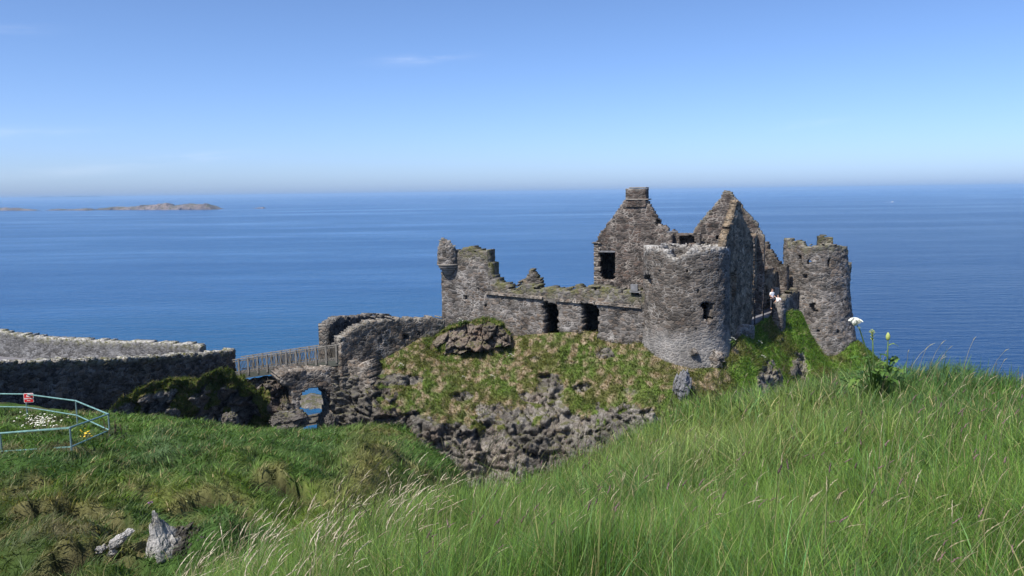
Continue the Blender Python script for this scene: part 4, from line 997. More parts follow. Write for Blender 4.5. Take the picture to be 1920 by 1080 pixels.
# path and railing by the gatehouse
def wpt(px, py, Z): return Vector(W(px, py, Z))
bm = bmesh.new()
pq = [wpt(1398, 606, 66.3), wpt(1440, 592, 69), wpt(1462, 568, 74.5), wpt(1408, 578, 73)]
up = [bm.verts.new(p) for p in pq]; dn = [bm.verts.new(p - Vector((0, 0, .35))) for p in pq]
bm.faces.new(up); bm.faces.new(dn[::-1])
for i in range(4): bm.faces.new((up[i], dn[i], dn[(i + 1) % 4], up[(i + 1) % 4]))
bmesh.ops.recalc_face_normals(bm, faces=bm.faces)
struct(obj('path', bm_mesh('path', bm), M['deck']), 'grey path ramp beside the gatehouse')
pa = [(1415, 603, 66.8), (1431, 597, 68.0), (1448.5, 590, 69.3)]; ht = 1.25
rl = thing('railing', 'thin black iron railing beside the grey path between gatehouse and right tower', 'railing', wpt(*pa[0]))
tops_ = []
for i, p in enumerate(pa):
    bm = bmesh.new(); b = wpt(*p); add_tube(bm, [b - Vector((0, 0, .2)), b + Vector((0, 0, ht))], .055); obj('post', bm_mesh('post', bm), M['black'], rl); tops_.append(b + Vector((0, 0, ht)))
for dz in (0, -.55):
    bm = bmesh.new(); add_tube(bm, [t_ + Vector((0, 0, dz)) for t_ in tops_], .02, 6); obj('rail', bm_mesh('rail', bm), M['black'], rl)

# ------------------------------------------------------------------ walls by the bridge and the mainland walls
def stone_wall(label, pl, prof, zbot, mat, **k):
    o = obj('stone_wall', wall_mesh(pl.path(), zbot, pl.top(prof), **k), mat, None, (*pl.A, zbot))
    return tag(o, label, 'wall')
w1 = Plan((633, 62.6), (832, 68.6))
stone_wall('tall rubble wall sloping up from the footbridge towards the castle turret', w1, [(633, 643), (638, 634), (650, 625), (665, 616), (680, 609), (700, 603), (722, 600), (745, 598), (790, 597), (832, 597)], E - 19, M['rubble'], thick=1.0, cell=.12,
           holes=[w1.poly(h) for h in (rect(712, 632, 717, 645), rect(755, 627, 767, 638), hole(786, 626, 3), hole(752, 661, 2))], depth=.7, rough=.06, relief=.05, lichen=.3, moss=.2)
w2 = Plan((612, 65), (731, 76.5))
stone_wall('dark ragged wall end on the far side of the footbridge', w2, [(612, 612), (616, 605), (640, 598), (660, 596), (690, 591), (705, 592), (727, 589), (731, 592)], E - 15, M['rubble_dark'], thick=.9, cell=.13, rough=.1, relief=.1, lichen=.35)
w3 = Plan((-260, 42.5), (441, 67.5), ref=680)
prof3 = [(-260, 700), (0, 681), (60, 678), (110, 675), (180, 674), (260, 670), (320, 667), (380, 662), (420, 659), (433, 657), (437, 652), (441, 660)]
stone_wall('long shaded black stone wall topped with white lichen leading to the footbridge', w3, prof3, E - 16.5, M['rubble_dark'], thick=1.0, cell=.125, rough=.06, relief=.12, lichen=.85, moss=1.2, lich_h=.34, jag=.7)
w4 = Plan((-180, 79), (374, 70.5), ref=640)
stone_wall('pale grey rendered wall with white crusted top behind the black wall', w4, [(-180, 606), (0, 621), (40, 627), (90, 634), (150, 637), (200, 640), (250, 641), (300, 642), (350, 645), (372, 648), (374, 652)], E - 17.5, M['render'], thick=.9, cell=.13, rough=.05, relief=.05, lichen=.95, moss=1.1, lich_h=.42, jag=.7)
bm = bmesh.new()
ps_ = [W(-220, 680, 45), W(0, 720, 54), W(441, 700, 68), W(441, 690, 70), W(374, 680, 72), W(-150, 690, 82)]
for a in ps_: a[2] = E - 15.2 + (.8 if a[0] < -30 else 0)
bm.faces.new([bm.verts.new(a) for a in ps_][::-1]); bmesh.ops.recalc_face_normals(bm, faces=bm.faces)
struct(obj('terrace', bm_mesh('terrace', bm), M['deck']), 'passage floor between the two mainland walls')

# arched wall under the bridge
pa_ = Plan((500, 60.4), (650, 63.4), ref=740)
arch = [(568, 830), (563, 800), (562, 770), (563, 748), (568, 736), (580, 729), (596, 726), (610, 730), (620, 742), (624, 760), (621, 785), (614, 800), (608, 830)]
o = obj('arched_wall', wall_mesh(pa_.path(), E - 21, pa_.top([(500, 706), (522, 703), (545, 699), (580, 695), (620, 690), (640, 687), (650, 686)]), thick=2.6, cell=.115, through=[pa_.poly(arch), pa_.poly([(480, 690), (517, 697), (521, 708), (532, 720), (545, 726), (547, 760), (549, 840), (480, 840)])], rough=.06, relief=.06), M['rubble'], None, (*pa_.A, E - 21))
tag(o, 'rubble wall pierced by a round arch beneath the footbridge', 'wall')
pj = Plan((640, 63.2), (700, 62.2), ref=740)
o = obj('stone_abutment', wall_mesh(pj.path(), E - 21, pj.top([(640, 684), (660, 681), (680, 684), (690, 700), (700, 730)]), thick=2.2, cell=.12, rough=.12, relief=.12), M['rubble'], None, (*pj.A, E - 21))
tag(o, 'rough stone abutment right of the arch below the rising wall', 'wall')
# plank barrier seen in the arch
bm = bmesh.new(); pb = Plan((564, 66), (610, 66), ref=785)
b0, b1 = pb.pt(560, 789), pb.pt(604, 781)
for k in range(6):
    t_ = k / 5; q = b0 + (b1 - b0) * t_; add_box(bm, q + np.array((0, 0, -.15)), (.17, .06, .85))
add_bar(bm, b0 + np.array((-.1, -.07, .28)), b1 + np.array((.1, -.07, .28)), .06, .14); add_bar(bm, b0 + np.array((-.1, -.07, -.25)), b1 + np.array((.1, -.07, -.25)), .06, .14)
for k in range(6):
    q = b0 + (b1 - b0) * (k / 5); add_box(bm, q + np.array((.19 if k < 5 else 0, 0, -.13)), (.19, .05, .8))
tag(obj('plank_barrier', bm_mesh('plank_barrier', bm), M['wood'], None, b0), 'short weathered plank barrier seen through the stone arch', 'barrier')

# ------------------------------------------------------------------ footbridge
A0, B0 = W(441, 674, 66.8), W(636, 645.5, 62.9)
dB = B0 - A0; Lb = np.linalg.norm(dB); dB /= Lb
side = np.cross((0, 0, 1), dB); side /= np.linalg.norm(side)          # away from the camera
if side[1] < 0: side = -side
ext = dB * .9
H = 1.18
br = thing('footbridge', 'weathered timber footbridge with slatted sides crossing the chasm above the arch', 'bridge', (A0 + B0) / 2 - np.array((0, 0, H)))
Rb = Matrix((dB, side, np.cross(dB, side))).transposed()
A1, B1 = A0 - ext, B0 + dB * .1
for sd_, nm in ((0, 'near'), (1.75, 'far')):
    off = side * sd_
    bm = bmesh.new(); add_bar(bm, A1 + off, B1 + off, .13, .08); obj('handrail', bm_mesh('handrail', bm), M['wood'], br)
    bm = bmesh.new(); add_bar(bm, A1 + off - (0, 0, .16), B1 + off - (0, 0, .16), .05, .09); add_bar(bm, A1 + off - (0, 0, H - .14), B1 + off - (0, 0, H - .14), .05, .09)
    obj('side_rail', bm_mesh('side_rail', bm), M['wood'], br)
    bm = bmesh.new(); n = int(Lb / .15)
    for i in range(n):
        p = A0 + dB * (Lb * (i + .5) / n) + off; add_box(bm, p - np.array((0, 0, H * .5 + .02)) - side * .035, (.045, .03, H - .14), Rb)
    obj('slats', bm_mesh('slats', bm), M['slat'], br)
    for i in range(11):
        p = A0 + dB * (Lb * (i + .45) / 10.7) + off - side * .09
        bm = bmesh.new(); add_box(bm, p - np.array((0, 0, (H + .16) / 2)), (.13, .12, H + .26), Matrix.Identity(3)); obj('post', bm_mesh('post', bm), M['wood'], br)
bm = bmesh.new(); n = int(Lb / .2)
for i in range(n + 6):
    p = A1 + (B1 - A1) * ((i + .5) / (n + 6)) + side * .875 - np.array((0, 0, H)); add_box(bm, p, (.18, 1.8, .05), Rb)
obj('deck', bm_mesh('deck', bm), M['wood'], br)
for sd_ in (.03, 1.72):
    bm = bmesh.new(); q = side * sd_ - np.array((0, 0, H + .26)); add_bar(bm, A1 + q, B1 + q, .16, .42); obj('beam', bm_mesh('beam', bm), M['beam'], br)

# ------------------------------------------------------------------ pipe fence and sign
up_b = [(-130, 737, 35.5), (48, 739, 34), (142, 751.5, 30.5), (203, 776.5, 27.5), (131, 802, 23), (0, 812.5, 24), (-140, 824, 25)]
topp = [wpt(*p) for p in up_b]
fc = thing('pipe_fence', 'pale green galvanised pipe fence rounding a corner on the grassy slope', 'fence', (topp[3].x, topp[3].y, topp[3].z - 1.1))
bm = bmesh.new(); add_tube(bm, topp, .027, 10); obj('top_rail', bm_mesh('top_rail', bm), M['rail'], fc)
bm = bmesh.new(); add_tube(bm, [p - Vector((0, 0, .56)) for p in topp], .023, 10); obj('mid_rail', bm_mesh('mid_rail', bm), M['rail'], fc)
for p in topp:
    gz_ = float(ground([p.x], [p.y])[0]); bm = bmesh.new(); add_tube(bm, [(p.x, p.y, min(gz_, p.z - 1.0) - .15), p], .027, 10)
    q = bmesh.ops.create_uvsphere(bm, u_segments=10, v_segments=6, radius=.037)['verts']
    for v in q: v.co += p
    q = bmesh.ops.create_uvsphere(bm, u_segments=10, v_segments=6, radius=.033)['verts']
    for v in q: v.co += p - Vector((0, 0, .56))
    obj('post', bm_mesh('post', bm), M['railpost'], fc)
sp_ = wpt(53.8, 746, 33.85); sn = thing('warning_sign', 'small red warning sign with white lettering on the fence post', 'sign', sp_)
def rounded(wd, ht, r, y0, y1, c):
    bm = bmesh.new(); pts = []
    for cx_, cz_, a0 in ((1, 1, 0), (-1, 1, 90), (-1, -1, 180), (1, -1, 270)):
        for k in range(5):
            a = math.radians(a0 + k * 22.5); pts.append((cx_ * (wd / 2 - r) + r * math.cos(a), cz_ * (ht / 2 - r) + r * math.sin(a)))
    fa = [bm.verts.new((c.x + x, c.y + y0, c.z + z)) for x, z in pts]; fb = [bm.verts.new((c.x + x, c.y + y1, c.z + z)) for x, z in pts]
    bm.faces.new(fa[::-1]); bm.faces.new(fb)
    for i in range(len(pts)): bm.faces.new((fa[i], fa[(i + 1) % len(pts)], fb[(i + 1) % len(pts)], fb[i]))
    bmesh.ops.recalc_face_normals(bm, faces=bm.faces); return bm
parts_s = [obj('panel', bm_mesh('panel', rounded(.38, .39, .03, -.01, .01, sp_)), M['sign_white'], sn), obj('face', bm_mesh('face', rounded(.345, .35, .02, -.018, -.008, sp_)), M['sign_red'], sn)]
def text(txt, size, dx, dz, mat, parent, c, y=-.022, name='lettering', sx=1.0):
    cu_t = bpy.data.curves.new(name, 'FONT'); cu_t.body = txt; cu_t.size = size; cu_t.align_x = 'CENTER'; cu_t.align_y = 'CENTER'; cu_t.extrude = .003; cu_t.offset = size * .022
    to = bpy.data.objects.new(name, cu_t); COL.objects.link(to); bpy.context.view_layer.update()
    me = bpy.data.meshes.new_from_object(to.evaluated_get(bpy.context.evaluated_depsgraph_get())); bpy.data.objects.remove(to)
    me.transform(Matrix.Translation((c.x + dx, c.y + y, c.z + dz)) @ Matrix.Rotation(math.radians(90), 4, 'X') @ Matrix.Diagonal((sx, 1, 1, 1)))
    return obj(name, me, mat, parent)
parts_s.append(text('NO', .105, 0, .075, M['sign_white'], sn, sp_))
parts_s.append(text('ADMITTANCE', .075, 0, -.03, M['sign_white'], sn, sp_, sx=.74))
bm = bmesh.new()
for i, x in enumerate((-.055, -.034, -.015, .012, .034, .055)): add_box(bm, (sp_.x + x, sp_.y - .021, sp_.z - .112), (.013, .006, .026))
parts_s.append(obj('small_print', bm_mesh('small_print', bm), M['sign_white'], sn))
sn.rotation_euler = (0, 0, math.radians(8))

# ------------------------------------------------------------------ people in the yard
def skin_mesh(name, pts, edges, rad, sub=2):
    me = bpy.data.meshes.new(name); me.from_pydata([tuple(p) for p in pts], edges, [])
    o = bpy.data.objects.new(name, me); COL.objects.link(o)
    o.modifiers.new('s', 'SKIN'); 
    for i, v in enumerate(me.skin_vertices[0].data): v.radius = rad[i] if hasattr(rad[i], '__len__') else (rad[i], rad[i]); v.use_root = (i == 0)
    sm = o.modifiers.new('u', 'SUBSURF'); sm.levels = sm.render_levels = sub
    bpy.context.view_layer.update()
    out = bpy.data.meshes.new_from_object(o.evaluated_get(bpy.context.evaluated_depsgraph_get())); bpy.data.objects.remove(o)
    out.polygons.foreach_set('use_smooth', np.ones(len(out.polygons), bool))
    return out
def person(label, feet, yaw, crouch=0.0):
    root = thing('person', label, 'person', feet, None)
    k = 1 - crouch
    S = [(0, 0, .92), (0, 0, 1.12), (0, 0, 1.38), (0, 0, 1.48), (0, -.01, 1.56), (0, -.02, 1.66), (0, -.01, 1.74)]
    R = [(.15, .11), (.13, .10), (.17, .11), (.07, .065), (.06, .06), (.085, .10), (.06, .075)]
    ed = [(0, 1), (1, 2), (2, 3), (3, 4), (4, 5), (5, 6)]
    for sx in (-1, 1):
        b = len(S); S += [(sx * .19, 0, 1.42), (sx * .25, .02, 1.16), (sx * .17, -.20, 1.06), (sx * .14, -.27, 1.06)]; R += [.06, .048, .036, .03]
        ed += [(2, b), (b, b + 1), (b + 1, b + 2), (b + 2, b + 3)]
        b = len(S); S += [(sx * .10, 0, .86), (sx * .11, -.02, .48), (sx * .11, .02, .09), (sx * .12, -.13, .04)]; R += [.095, .062, .045, .035]
        ed += [(0, b), (b, b + 1), (b + 1, b + 2), (b + 2, b + 3)]
    body = skin_mesh('body', S, ed, R); ob = obj('body', body, M['skin']); ob.parent = root
    # face
    bm = bmesh.new()
    q = bmesh.ops.create_cone(bm, segments=8, radius1=.018, radius2=.006, depth=.04, cap_ends=True)['verts']
    for v in q: v.co = Matrix.Rotation(math.radians(70), 3, 'X') @ v.co + Vector((0, -.12, 1.645))
    ob2 = obj('nose', bm_mesh('nose', bm), M['skin']); ob2.parent = root
    hr = bmesh.new(); q = bmesh.ops.create_icosphere(hr, subdivisions=3, radius=1)['verts']
    for v in q: v.co = Vector((v.co.x * .1, v.co.y * .115 + .015, max(v.co.z, -.35 if v.co.y > -.1 else .25) * .105 + 1.70))
    o2 = obj('hair', bm_mesh('hair', hr, True), M['hair']); o2.parent = root
    sh = skin_mesh('shirt', [(0, 0, .90), (0, 0, 1.12), (0, 0, 1.38), (0, 0, 1.47), (-.19, 0, 1.42), (-.24, .02, 1.22), (.19, 0, 1.42), (.24, .02, 1.22)], [(0, 1), (1, 2), (2, 3), (2, 4), (4, 5), (2, 6), (6, 7)], [(.175, .135), (.155, .125), (.19, .13), (.085, .08), .085, .075, .085, .075])
    o3 = obj('shirt', sh, M['shirt']); o3.parent = root
    tr_ = skin_mesh('trousers', [(0, 0, .93), (-.10, 0, .84), (-.11, -.02, .48), (-.11, .02, .10), (.10, 0, .84), (.11, -.02, .48), (.11, .02, .10)], [(0, 1), (1, 2), (2, 3), (0, 4), (4, 5), (5, 6)], [(.165, .125), .11, .08, .065, .11, .08, .065])
    o4 = obj('trousers', tr_, M['trousers']); o4.parent = root
    root.rotation_euler = (0, 0, yaw); root.scale = (1, 1, k)
    return root
person('person in a white top with dark hair standing in the castle gateway', W(1447, 579.5, 70.6), math.radians(35))
person('person in white bending behind the low wall beside the right tower', W(1458.5, 587, 70.5), math.radians(-60), .1)
bm = bmesh.new(); b = W(1454.5, 580, 72.9); add_box(bm, b + np.array((0, 0, .9)), (.42, .42, 2.1)); bmesh.ops.bevel(bm, geom=bm.edges[:], offset=.06, affect='EDGES')
tag(obj('stone_post', bm_mesh('stone_post', bm), M['cap'], None, b), 'upright square stone post behind the two people in the gateway', 'post')

# ------------------------------------------------------------------ grass
def blades(name, base, h, wd, lean, az_, col, mat, nseg=3, curl=1.7, fine=None):
    """one mesh of tapering curved blades; lean = sideways reach as a share of the height"""
    N = len(base); V = np.empty((N, nseg * 2 + 1, 3), np.float32); C = np.empty((N, nseg * 2 + 1, 3), np.float32)
    la = np.stack((np.cos(az_), np.sin(az_)), 1); fa = RNG.random(N) * math.pi
    sv = np.stack((np.cos(fa), np.sin(fa), np.zeros(N)), 1)
    for k in range(nseg + 1):
        t = k / nseg
        c = base + np.column_stack((la * (h * lean * t ** curl)[:, None], h * (t - .28 * np.minimum(lean, 1.3) * t ** 2)))
        hw = (wd * .5 * (1 - t) ** .65)[:, None] * sv
        sh = .62 + .38 * t ** .7
        if k < nseg: V[:, 2 * k] = c - hw; V[:, 2 * k + 1] = c + hw; C[:, 2 * k] = C[:, 2 * k + 1] = col
        else: V[:, 2 * k] = c; C[:, 2 * k] = col
    nv = nseg * 2 + 1; b = (np.arange(N) * nv)[:, None]
    Q = np.concatenate([b + np.array((2 * k, 2 * k + 1, 2 * k + 3, 2 * k + 2)) for k in range(nseg - 1)]); T = b + np.array((nv - 3, nv - 2, nv - 1))
    return mesh_np(name, V.reshape(-1, 3), Q, T, {'tint': C.reshape(-1, 3)})
def sample_polar(n, r0_, r1_, px0=-430, px1=2350):
    a0, a1 = math.atan((px0 - 960) / F), math.atan((px1 - 960) / F)
    a = RNG.uniform(a0, a1, n); r = np.exp(RNG.uniform(math.log(r0_), math.log(r1_), n))
    return r * np.sin(a), r * np.cos(a)
# near slope
NB = 295000
x, y = sample_polar(NB, 2.6, 15.5)
z, zn, zm, rn, rm, r = ground(x, y, True)
ppx_, ppy_, _ = pix(np.stack((x, y, z), 1))
keep = (zn > zm - .02) & (r < rn + 1.6) & (ppy_ < 1330)
x, y, z, r, rn = (q[keep] for q in (x, y, z, r, rn)); ppx_ = ppx_[keep]
P3 = np.stack((x, y, 0 * x), 1)
pn = fbm(P3, .5, 3, 101); pn2 = fbm(P3, 1.6, 3, 103)
f1, f2, cl = worley(P3 * np.array((2.6, 2.2, 1)) + pn2[:, None] * .3, 105)
h = np.clip(.30 + pn * .10 + (cl - .5) * .16 + RNG.normal(0, .075, len(x)), .08, .62)
h *= 1 - .25 * sstep(2, 6, x)
wd = np.maximum(.0042, .00092 * r) * (.55 + .9 * RNG.random(len(x)))
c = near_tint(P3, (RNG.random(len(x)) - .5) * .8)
c = lerp3(c, G_BLUE * 1.15, (RNG.random(len(x)) < .20) * .8)
pale = sstep(.1, .5, fbm(P3, .35, 2, 107)) * .22 + .03
c = lerp3(c, G_PALE, (RNG.random(len(x)) < pale) * .75)
c = lerp3(c, G_STRAW, (RNG.random(len(x)) < .075) * .9)
c = c * np.exp(RNG.normal(0, .38, len(x)))[:, None]
az0 = .15 + fbm(P3, .3, 2, 109) * 1.2 + (cl - .5) * 2.8 + RNG.normal(0, .95, len(x))
lean = np.clip(.65 + pn2 * .45 + RNG.normal(0, .35, len(x)), .05, 1.7)
base = np.stack((x, y, z - .03), 1)
o = obj('grass', blades('grass', base, h, wd, lean, az0, c, M['blade']), M['blade']); tag(o, 'tall wind-blown green grass on the near slope', None, kind='stuff')
# broad blades
idx = RNG.choice(len(x), 5000, replace=False)
o = obj('grass', blades('grass', base[idx], h[idx] * 1.25, wd[idx] * 2.2, lean[idx] * .7, az0[idx], lerp3(c[idx], G_LIGHT, np.full(5000, .5)), M['blade'], 4), M['blade']); tag(o, 'broad green grass blades among the near grass', None, kind='stuff')
idx = RNG.choice(len(x), 5200, replace=False); idx = idx[(fbm(P3[idx], .7, 2, 151) > .05)]
o = obj('weed_leaves', blades('weed_leaves', base[idx] + np.array((0, 0, .05)), h[idx] * .75, np.maximum(.016, .0032 * r[idx]), np.clip(lean[idx] + .5, .4, 1.8), RNG.uniform(0, 6.28, len(idx)), lerp3(np.tile(np.array((.055, .115, .022)), (len(idx), 1)), np.array((.12, .19, .05)), RNG.random(len(idx))), M['blade'], 4, 1.3), M['blade']); tag(o, 'broad weed leaves scattered through the near grass', None, kind='stuff')
# flowering stalks with seed heads
def stalks(n, region, hgt, colr, head, headw, name, label, px_pref=None, lean_=(.25, .12), r1=13):
    x, y = sample_polar(n * 5, 3.2, r1)
    z, zn, zm, rn, rm, r = ground(x, y, True); px_, py_, _ = pix(np.stack((x, y, z), 1))
    k = (zn > zm - .05) & (r < rn + .9) & (py_ < 1250) & region(px_, py_, rn - r)
    idx = np.nonzero(k)[0][:n]; x, y, z, r = x[idx], y[idx], z[idx], r[idx]; N = len(x)
    V, Q, C = [], [], []; b = 0
    for i in range(N):
        H_ = RNG.normal(*hgt); a = RNG.normal(.2, .7); ln = max(.02, RNG.normal(*lean_)) * H_; w_ = max(.0012, .00028 * r[i])
        d = np.array((math.cos(a), math.sin(a), 0)); cc = colr[0] + (colr[1] - colr[0]) * RNG.random()
        hd = head * RNG.uniform(.7, 1.3); hw_ = headw * RNG.uniform(.7, 1.3) + .0003 * r[i]
        ts = [0, .4, .75, 1.0]; pr = [(w_, 0), (w_, 0), (w_ * .8, 0), (w_ * .7, 0)]
        pts = [np.array((x[i], y[i], z[i])) + d * ln * t ** 2.2 + np.array((0, 0, H_ * (t - .06 * t * t))) for t in ts]; rad = [w_, w_, w_ * .8, w_ * .8]
        tip = pts[-1]; dr_ = (pts[-1] - pts[-2]); dr_ /= np.linalg.norm(dr_); nod = d * .35 - np.array((0, 0, .15))
        for t_, k_ in ((.08, .55), (.22, 1.0), (.32, .5), (.46, .95), (.56, .45), (.70, .8), (.80, .35), (.9, .5), (1.0, .05)):
            pts.append(tip + (dr_ + nod * t_) * hd * t_ + RNG.normal(0, hw_ * .22, 3)); rad.append(hw_ * k_)
        cs = [cc * .8] * 4 + [head_col(cc)] * 9
        for p_, r_, c_ in zip(pts, rad, cs):
            for q in range(3):
                an = q * 2.094; V.append(p_ + r_ * np.array((math.cos(an), math.sin(an) * .8, math.sin(an) * .3 if r_ > .003 else 0))); C.append(c_ * RNG.uniform(.75, 1.25))
        for s_ in range(len(pts) - 1):
            for q in range(3): Q.append((b + s_ * 3 + q, b + s_ * 3 + (q + 1) % 3, b + s_ * 3 + 3 + (q + 1) % 3, b + s_ * 3 + 3 + q))
        b += len(pts) * 3
    o = obj(name, mesh_np(name, np.array(V), np.array(Q), None, {'tint': np.array(C)}), M['dry']); tag(o, label, None, kind='stuff')
head_col = lambda c: c
stalks(1000, lambda px, py, d: (d < 1.3) & (px > 600) & (px < 1480) & (np.sin(px * .03) + RNG.normal(0, .7, len(px)) > -.3), (.62, .15), (np.array((.05, .06, .028)), np.array((.12, .11, .06))), .11, .0035, 'grass_stalk', 'dark thin grass stalks standing along the near crest', lean_=(.16, .12))
head_col = lambda c: c * 1.05
stalks(1700, lambda px, py, d: (px < 820) & (d < 2.4) & (np.sin(px * .045) + np.sin(py * .06 + px * .02) + RNG.normal(0, .8, len(px)) > -.1), (.46, .11), (np.array((.40, .33, .21)), np.array((.64, .57, .43))), .095, .0046, 'grass_stalk', 'pale straw coloured seed heads in the lower left grass', lean_=(.40, .2))
head_col = lambda c: np.array((.20, .125, .12)) * RNG.uniform(.6, 1.5)
stalks(190, lambda px, py, d: (px > 700), (.42, .09), (np.array((.10, .11, .05)), np.array((.2, .16, .08))), .045, .0042, 'grass_stalk', 'brownish purple seed heads scattered through the near grass', lean_=(.25, .15), r1=11)
head_col = lambda c: c
stalks(420, lambda px, py, d: (px > 560), (.42, .11), (np.array((.34, .29, .16)), np.array((.50, .46, .28))), .06, .003, 'grass_stalk', 'bleached dry stalks scattered through the near grass', lean_=(.35, .2), r1=12)

# turf of the middle slope
NM = 150000
x, y = sample_polar(NM, 8.5, 47, -250, 960)
z, zn, zm, rn, rm, r = ground(x, y, True)
keep = (zm > zn - .05) & (r < rm + 1.2) & (RNG.random(len(x)) > hollows(x, y)[0] * 1.0)
x, y, z, r = (q[keep] for q in (x, y, z, r)); P3 = np.stack((x, y, 0 * x), 1); n = len(x)
a = fbm(P3, .22, 3, 121); b = fbm(P3, .8, 3, 123); e = RNG.random(n) - .5
c = mid_tint(np.stack((x, y, z), 1), e * .5) * (1.1 + .22 * sstep(21, 14, r))[:, None]
c = lerp3(c, G_STRAW * .9, (RNG.random(n) < .07) * .8)
c = c * np.exp(RNG.normal(0, .34, n))[:, None]
h = np.clip(.17 + a * .07 + RNG.normal(0, .055, n), .05, .4) * (1 + .25 * sstep(18, 26, r))
wd = np.maximum(.008, .0012 * r) * (.6 + .9 * RNG.random(n))
az0 = -.5 + fbm(P3, .7, 3, 129) * 4.0 + RNG.normal(0, .9, n)
o = obj('grass', blades('grass', np.stack((x, y, z - .03), 1), h, wd, np.clip(.9 + b * .6 + RNG.normal(0, .35, n), .1, 2), az0, c, M['blade'], 2, 1.5), M['blade']); tag(o, 'matted turf covering the middle slope', None, kind='stuff')

# turf on the castle rock
NC = 60000
gm = (1 - rockm) ; wgt = gm.reshape(ncx, nct)[:-1, :-1].ravel().clip(0, 1) ** 1.5
Vq = CV[CQ]; ar = np.linalg.norm(np.cross(Vq[:, 1] - Vq[:, 0], Vq[:, 3] - Vq[:, 0]), axis=1)
pxq, pyq, _ = pix(Vq[:, 0]); vis = (pyq < 900)
pr_ = wgt * ar * vis; pr_ /= pr_.sum()
qi = RNG.choice(len(pr_), NC, p=pr_); u_, v_ = RNG.random(NC)[:, None], RNG.random(NC)[:, None]
base = Vq[qi, 0] + (Vq[qi, 1] - Vq[qi, 0]) * u_ + (Vq[qi, 3] - Vq[qi, 0]) * v_
px_, py_, _ = pix(base); n = NC; e = RNG.random(n) - .5
c = slope_tint(base, e * .8) * np.array((1.35, 1.35, 1.25))
c = lerp3(c, np.array((.36, .29, .18)), (RNG.random(n) < .10) * .8)
c = c * (.6 + .8 * RNG.random(n))[:, None]
h = np.clip(.25 + RNG.normal(0, .07, n), .08, .5); wd = .06 * (.6 + .8 * RNG.random(n))
az0 = -1.5 + fbm(base, .6, 2, 135) * 1.6 + RNG.normal(0, .5, n)
o = obj('grass', blades('grass', base - np.array((0, 0, .04)), h, wd, np.clip(.9 + RNG.normal(0, .4, n), .1, 2), az0, c, M['blade'], 2, 1.4), M['blade']); tag(o, 'green and straw tufted grass on the slope below the castle walls', None, kind='stuff')

def turf_on(o_, n, hgt, thr, label, cols, wd0=.045):
    """loose turf blades over the grassy part of a rock mass (its 'grass' attribute), one stuff object"""
    me = o_.data; V = np.empty(len(me.vertices) * 3, np.float32); me.vertices.foreach_get('co', V); V = V.reshape(-1, 3) + np.array(o_.location)
    g_ = np.empty(len(V), np.float32); me.attributes['grass'].data.foreach_get('value', g_)
    Q = np.empty(len(me.loops), np.int32); me.loops.foreach_get('vertex_index', Q); Q = Q.reshape(-1, 4); Vq = V[Q]
    nv = np.cross(Vq[:, 1] - Vq[:, 0], Vq[:, 3] - Vq[:, 0]); ar = np.linalg.norm(nv, axis=1); upw = np.abs(nv[:, 2]) / (ar + 1e-9)
    p_ = ar * sstep(thr, thr + .3, g_[Q].mean(1)) * (.25 + upw); p_ /= p_.sum()
    qi = RNG.choice(len(p_), n, p=p_); u_, v_ = RNG.random(n)[:, None], RNG.random(n)[:, None]
    b_ = Vq[qi, 0] + (Vq[qi, 1] - Vq[qi, 0]) * u_ + (Vq[qi, 3] - Vq[qi, 0]) * v_
    a = fbm(b_, .6, 3, 141); c = lerp3(np.tile(np.array(cols[0]), (n, 1)), np.array(cols[1]), sstep(-.3, .4, a)); c = lerp3(c, np.array(cols[2]), (RNG.random(n) < .22) * .8) * (.7 + .6 * RNG.random(n))[:, None]
    o = obj('grass', blades('grass', b_ - np.array((0, 0, .03)), np.clip(RNG.normal(hgt, hgt * .25, n), .05, 1), wd0 * (.6 + .8 * RNG.random(n)), np.clip(RNG.normal(.8, .4, n), .1, 2), RNG.normal(-1.2, .8, n), c, M['blade'], 2), M['blade'])
    return tag(o, label, None, kind='stuff')
oc = [q for q in COL.objects if q.name.startswith('rock_outcrop')]
GC = ((.085, .12, .02), (.12, .16, .03), (.28, .22, .11))
turf_on(oc[0], 9000, .26, .45, 'turf cap on the dark crag left of the chasm', GC)
turf_on(oc[3], 2500, .26, .35, 'turf on the brown crag below the corner turret', ((.08, .14, .02), (.12, .18, .03), (.3, .24, .12)))

# ------------------------------------------------------------------ flowers, weeds, loose rocks
def petals(name, label, px0, px1, py0, py1, n, size, mat, Zr, hgt, kind='stuff'):
    bm = bmesh.new(); k = 0
    while k < n:
        px = random.gauss((px0 + px1) / 2, (px1 - px0) / 4); py = random.gauss((py0 + py1) / 2, (py1 - py0) / 4)
        lo, hi = Zr
        d = ray(px, py)
        zs = np.linspace(lo, hi, 60); P = np.stack([d / d[1] * q for q in zs]); gz_ = ground(P[:, 0], P[:, 1]); hit = np.nonzero(P[:, 2] + E < gz_ + hgt)[0]
        if not len(hit): k += 1; continue
        p = P[hit[0]] + np.array((0, 0, E)); s_ = size * random.uniform(.6, 1.3)
        c_ = bm.verts.new(p + np.array((0, 0, s_ * .35)))
        ring = [bm.verts.new(p + s_ * np.array((math.cos(t_ * 1.0472), math.sin(t_ * 1.0472) * .9, random.uniform(-.25, .45)))) for t_ in range(6)]
        for i in range(6): bm.faces.new((c_, ring[i], ring[(i + 1) % 6]))
        k += 1
    o = obj(name, bm_mesh(name, bm), mat); return tag(o, label, None, kind='stuff')
petals('daisies', 'drift of white daisies inside the pipe fence', 36, 116, 776, 802, 130, .034, M['petal'], (22, 36), .25)
petals('buttercups', 'yellow flowers inside the corner of the pipe fence', 138, 176, 806, 822, 16, .032, M['yellow'], (20, 30), .3)
o = petals('pink_flower', 'single purple flower above the lichened rock', 279, 282, 941, 944, 4, .05, M['purple'], (9, 20), .12)

